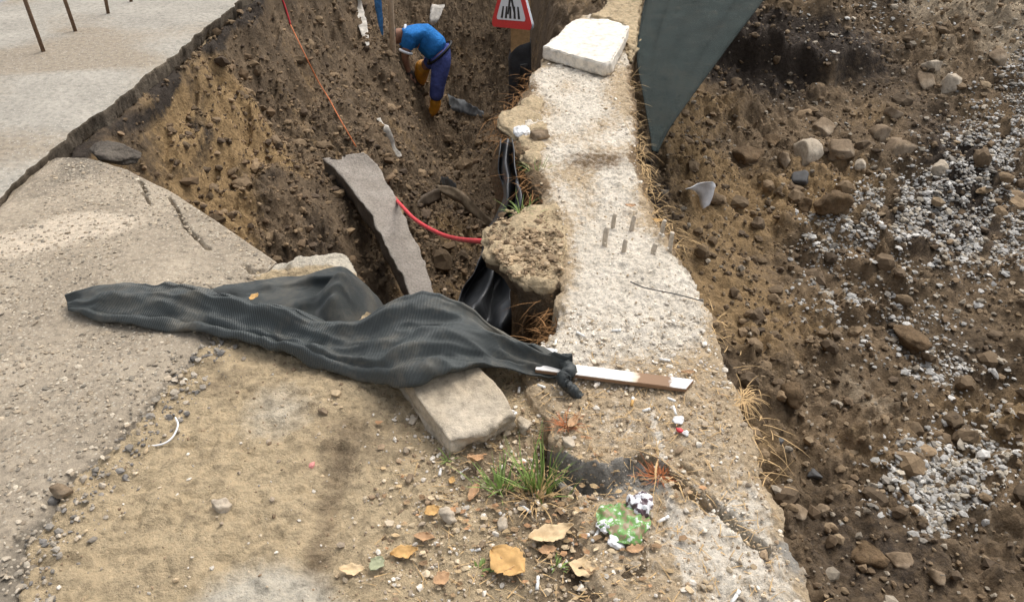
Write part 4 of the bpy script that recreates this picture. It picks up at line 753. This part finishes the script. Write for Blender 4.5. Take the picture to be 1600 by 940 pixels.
# crushed packet
pk = empty('crushed_packet', at(980, 812, .01), 'crushed green and white packet lying on the wall near the crack', 'packet')
m, n_, b = base('packet_print', .4, .4); co = coords(n_); f = noise_n(n_, 45, 5, .6, co); c_ = ramp(n_, f, [(.38, (.62, .64, .58)), (.42, (.17, .33, .09)), (.50, (.12, .26, .06)), (.54, (.26, .20, .11)), (.75, (.22, .16, .09))]); n_.links.new(c_, b.inputs['Base Color'])
m2, n_, b = base('packet_white', .4, .4); co = coords(n_); f = noise_n(n_, 60, 3, .5, co); n_.links.new(ramp(n_, f, [(.50, (.80, .79, .80)), (.56, (.10, .06, .07))]), b.inputs['Base Color'])
for nm, cx, cy, rx_, ry_, m_, hgt in (('green_side', 976, 815, .066, .048, m, .018), ('white_side', 1000, 790, .034, .027, m2, .036), ('white_fold', 948, 822, .026, .014, M['white'], .012)):
    p = at(cx, cy, .01); X_, Y_ = np.meshgrid(np.linspace(-1, 1, 26), np.linspace(-1, 1, 22)); rr_ = np.maximum(np.abs(X_), np.abs(Y_)); th = np.arctan2(Y_, X_); k = 1 + .13 * np.sin(th * 3 + 1) + .06 * np.sin(th * 7)
    x = X_ * np.sqrt(1 - Y_ ** 2 / 2) * k; y = Y_ * np.sqrt(1 - X_ ** 2 / 2) * k; z = hgt * (1 - .7 * rr_ ** 2) + .010 * perlin(X_ * 2.3 + cx, Y_ * 2.3) + .004 * perlin(X_ * 6, Y_ * 6)
    a = R(25); o = grid_obj(nm, p.x + (x * math.cos(a) - y * math.sin(a)) * rx_, p.y + (x * math.sin(a) + y * math.cos(a)) * ry_ * 1.3, .006 + z, m_); o.modifiers.new('t', 'SOLIDIFY').thickness = .001; child(o, pk)
sc_ = empty('paper_scrap', at(1061, 662, .01), 'crumpled white and red scrap on the wall in front of the lath', 'scrap')
for nm, cx, cy, rr_, m_ in (('white_piece', 1061, 656, .016, 'white'), ('red_piece', 1063, 672, .010, 'red'), ('white_piece', 1072, 676, .010, 'white')): child(rock(nm, at(cx, cy, .012), (rr_ * 1.6, rr_ * 2, .010), (.3, .4, cx), M[m_], cx % 7, .3, .4, 3), sc_)
thing(rock('paper_scrap', at(856, 549, .012), (.05, .035, .016), (.2, .1, .3), M['white'], 5, .4, .4, 3), 'crumpled white paper at the wall edge behind the net end', 'scrap')
thing(rock('plastic_scrap', at(817, 207, .02), (.075, .085, .04), (.2, .1, .3), M['white'], 6, .2, .35, 4), 'round white lump at the left edge of the wall', 'scrap'); thing(rock('stone', at(843, 214, .02), (.09, .06, .05), (.1, 0, .1), M['rock'], 8, .7, .15, 3), 'grey brown stone beside the white lump on the wall', 'stone')
thing(rock('plastic_scrap', at(962, 846, .01), (.04, .03, .012), (.2, .3, .2), M['white'], 3, .3, .4, 3), 'small white scrap under the green packet', 'scrap')
thing(tube('white_wire', [at(274, 652, .0), at(278, 664, .004), at(270, 682, .0), at(255, 693, -.004), at(232, 697, -.006)], .0028, M['white'], None, 6, 8), 'curved white plastic wire on the sand by the asphalt edge', 'wire')
for px, py, w_, m_, lb in ((345, 788, .05, 'rock_l', 'single pale angular stone on the sand'), (488, 726, .022, 'pink', 'small pink pebble on the sand'), (700, 805, .045, 'rock_l', 'grey oval stone beside the small yellow leaf'), (787, 818, .036, 'rock_l', 'smooth pale round pebble below the grass'), (639, 748, .03, 'rock', 'flat grey pebble left of the long brown leaf'),
                       (752, 852, .024, 'rock', 'grey pebble above the flat cigarette butt'), (645, 655, .03, 'rock_l', 'small pale stone left of the concrete block'), (818, 662, .06, 'block_c', 'rough concrete lump between block and wall'), (888, 690, .045, 'rock_l', 'flat pinkish stone on the wall above the crack'),
                       (836, 566, .04, 'block_c', 'rounded concrete lump behind the net end'), (898, 803, .022, 'rock', 'grey pebble left of the crushed packet'), (1016, 806, .02, 'rock_l', 'pale pebble touching the crushed packet'), (505, 642, .03, 'rock', 'brown stone on the old layer right of the pale sand'), (97, 765, .05, 'rock', 'grey stone bedded in the asphalt edge')):
    p = at(px, py); zz_ = surf(A_([p.x]), A_([p.y]))[0][0] if p.x < .7 else 0; thing(rock('pebble' if w_ < .04 else 'stone', at(px, py, zz_ + w_ * .2), (w_, w_ * .75, w_ * .6), (.2, .1, px), M[m_], px % 11, .45, .2, 3), lb, 'pebble' if w_ < .04 else 'stone')
o = ribbon('plastic_bag', [hit(1076, 306, HR)[0] + Vector((0, -.05, .09)), hit(1088, 307, HR)[0] + Vector((0, -.05, .12)), hit(1098, 314, HR)[0] + Vector((0, -.05, .11)), hit(1100, 332, HR)[0] + Vector((0, -.05, .07))], [.10, .16, .14, .04], M['bag'], 'small translucent white bag on the slope right of the wall', 'bag', (1, .2, .2), .02, 40, .6)
# ---------------------------------------------------------------- grass, straw, roots
def blades(name, P, D, L, W, mat, label, cat, kind=None, droop=.5, seg=4):
    Vs, Fs = [], []
    for p, d, l, w_ in zip(P, D, L, W):
        d = Vector(d).normalized(); s_ = d.cross(Vector((0, 0, 1)));
        if s_.length < .1: s_ = Vector((math.cos(p[0] * 99), math.sin(p[0] * 99), 0))
        s_.normalize(); b0 = len(Vs); c = Vector(p)
        for k in range(seg + 1):
            t = k / seg; ww = w_ * (1 - t ** 1.5) * .5 + .0002; Vs += [c - s_ * ww, c + s_ * ww]
            c = c + d * (l / seg); d = (d + Vector((random.gauss(0, .12), random.gauss(0, .12), -droop / seg + random.gauss(0, .05)))).normalized()
        Fs += [(b0 + 2 * k, b0 + 2 * k + 1, b0 + 2 * k + 3, b0 + 2 * k + 2) for k in range(seg)]
    o = put(mesh_np(name, [tuple(v) for v in Vs], Fs), name, mat); return stuff(o, label, cat) if kind else thing(o, label, cat)
def tuft(cx, cy, n, sp, L, mat, name, label, cat, up=1.0, W=.005, droop=.6, z=None):
    p0 = at(cx, cy, 0); z0 = WZ(p0.x, p0.y) if z is None else z; P, D = [], []
    for _ in range(n):
        a = random.uniform(0, 6.28); r = abs(random.gauss(0, sp)); P.append((p0.x + r * math.cos(a), p0.y + r * math.sin(a) * .7, z0 - .004)); D.append((math.cos(a) * random.uniform(.1, .9), math.sin(a) * random.uniform(.1, .9), up * random.uniform(.6, 1.3)))
    return blades(name, P, D, [L * random.uniform(.45, 1.15) for _ in range(n)], [W * random.uniform(.6, 1.2) for _ in range(n)], mat, label, cat, None, droop)
tuft(783, 757, 55, .026, .105, M['grass'], 'grass_tuft', 'green grass tuft right of the long brown leaf', 'grass', .9); tuft(846, 757, 55, .034, .17, M['grass'], 'grass_tuft', 'tall green grass tuft in front of the crack opening', 'grass', 1.3, .006, .4)
tuft(835, 774, 45, .035, .09, M['straw'], 'dry_grass', 'yellow dry grass at the foot of the tall tuft', 'grass', .5, .004, .8); tuft(700, 712, 12, .02, .04, M['grass'], 'grass_tuft', 'tiny grass sprig beside the concrete block', 'grass', .5); tuft(750, 880, 16, .012, .03, M['grass'], 'weed', 'small round weed left of the largest yellow leaf', 'weed', .5, .009)
tuft(865, 880, 16, .014, .03, M['grass'], 'weed', 'tiny green sprig right of the largest yellow leaf', 'weed', .6, .004); tuft(815, 335, 30, .03, .10, M['grass'], 'grass_tuft', 'pale grass tuft at the back corner of the soil ledge', 'grass', .8, .004, .8, .0); tuft(845, 348, 14, .008, .05, M['grass'], 'weed', 'small weed between soil ledge and wall', 'weed', .5, .005, .8, .0)
tuft(838, 268, 18, .03, .09, M['grass'], 'grass_tuft', 'thin grass tuft at the left wall edge behind the ledge', 'grass', .7, .003, .8, .0); tuft(885, 665, 70, .022, .05, M['rustroot'], 'needle_clump', 'rust red needle clump on the wall below the net tail', 'needles', .35, .0022, .3); tuft(1032, 735, 80, .026, .045, M['rustroot'], 'needle_clump', 'brown needle clump lying on the crack', 'needles', .25, .0022, .3)
tuft(1160, 612, 90, .024, .085, M['straw'], 'root_clump', 'straw coloured root clump hanging on the right wall edge', 'roots', .1, .003, 1.6, -.02); tuft(1030, 715, 6, .01, .16, M['straw'], 'straw', 'few dry straws lying over the crack', 'straw', .05, .003, .1)
# roots and straw along the ragged wall edges, and in the hole under the ledge
P, D, L, W_ = [], [], [], []
for _ in range(1050):
    r = random.random(); y = 2.2 + 2.4 * random.random() if r < .6 else 1.0 + 1.3 * random.random(); k = (perlin(A_([y * 3.0]), A_([.7]))[0] + .5) * (1.6 if 2.3 < y < 3.6 else .6)
    if random.random() > k: continue
    x = np.interp(y, *zip(*WR)) + random.gauss(-.01, .025); P.append((x, y, -.012 + random.gauss(0, .01))); D.append((random.uniform(-.3, 1), random.gauss(0, .7), random.uniform(-.35, .35))); L.append(random.uniform(.03, .12)); W_.append(random.uniform(.0014, .0032))
blades('dry_roots', P, D, L, W_, M['straw'], 'dry straw and roots fringing the right wall edge', 'roots', 1, .8)
P, D, L, W_ = [], [], [], []
for _ in range(1100):
    y = random.choice((random.uniform(2.05, 2.5), random.uniform(2.05, 2.5), random.uniform(2.9, 4.6))); x = np.interp(y, *zip(*WL)) + random.gauss(-.01, .03); zt = random.uniform(-.45, -.03) if y < 2.5 else random.uniform(-.06, .0)
    P.append((x, y, zt)); D.append((random.uniform(-1, .2), random.gauss(0, .7), random.uniform(-.8, .3))); L.append(random.uniform(.04, .16)); W_.append(random.uniform(.0015, .0035))
blades('fine_roots', P, D, L, W_, M['root'], 'brown roots hanging out along the trench side of the wall', 'roots', 1, .7)
P, D, L, W_ = [], [], [], []
for _ in range(900):
    x = random.uniform(-.35, .62); y = random.uniform(1.0, 1.9)
    if random.random() > .25 + .75 * float(sstep(-.3, 0, A_(x))): continue
    P.append((x, y, max(WZ(x, y), -.05) + .004)); D.append((random.gauss(0, 1), random.gauss(0, 1), random.uniform(0, .12))); L.append(random.uniform(.012, .06)); W_.append(random.uniform(.001, .003))
blades('plant_litter', P, D, L, W_, M['straw'], 'dry plant shreds strewn over soil and wall', 'litter', 1, .05)
# shredded leaves strewn among the litter
n = 380; px = RNG.normal(830, 130, n); py = RNG.normal(800, 75, n); ok = (px > 590) & (px < 1130) & (py < 935) & (py > 640); Q = [at(a, b, 0) for a, b in zip(px[ok], py[ok])]; Vs, Fs, Cs = [], [], []
PAL = ((.40, .27, .15), (.50, .36, .20), (.28, .18, .10), (.56, .44, .28), (.44, .25, .13))
for p in Q:
    zz_ = max(WZ(p.x, p.y), -.05) + .006; s_ = random.uniform(.004, .013); a = random.uniform(0, 6.28); b0 = len(Vs); c = A_(random.choice(PAL)) * random.uniform(.7, 1.2); m5 = random.randint(5, 7)
    Vs.append((p.x, p.y, zz_ + s_ * .3)); Cs.append(c)
    for k in range(m5): t = a + 6.28 * k / m5; r = s_ * random.uniform(.45, 1.2); Vs.append((p.x + r * math.cos(t), p.y + r * math.sin(t) * .7, zz_ + random.uniform(0, .5) * s_)); Cs.append(c)
    Fs += [(b0, b0 + 1 + k, b0 + 1 + (k + 1) % m5) for k in range(m5)]
stuff(put(mesh_np('leaf_litter', Vs, Fs, col=A_(Cs)), 'leaf_litter', M['col'], smooth=False), 'shredded brown leaves strewn among the litter', 'leaf litter')
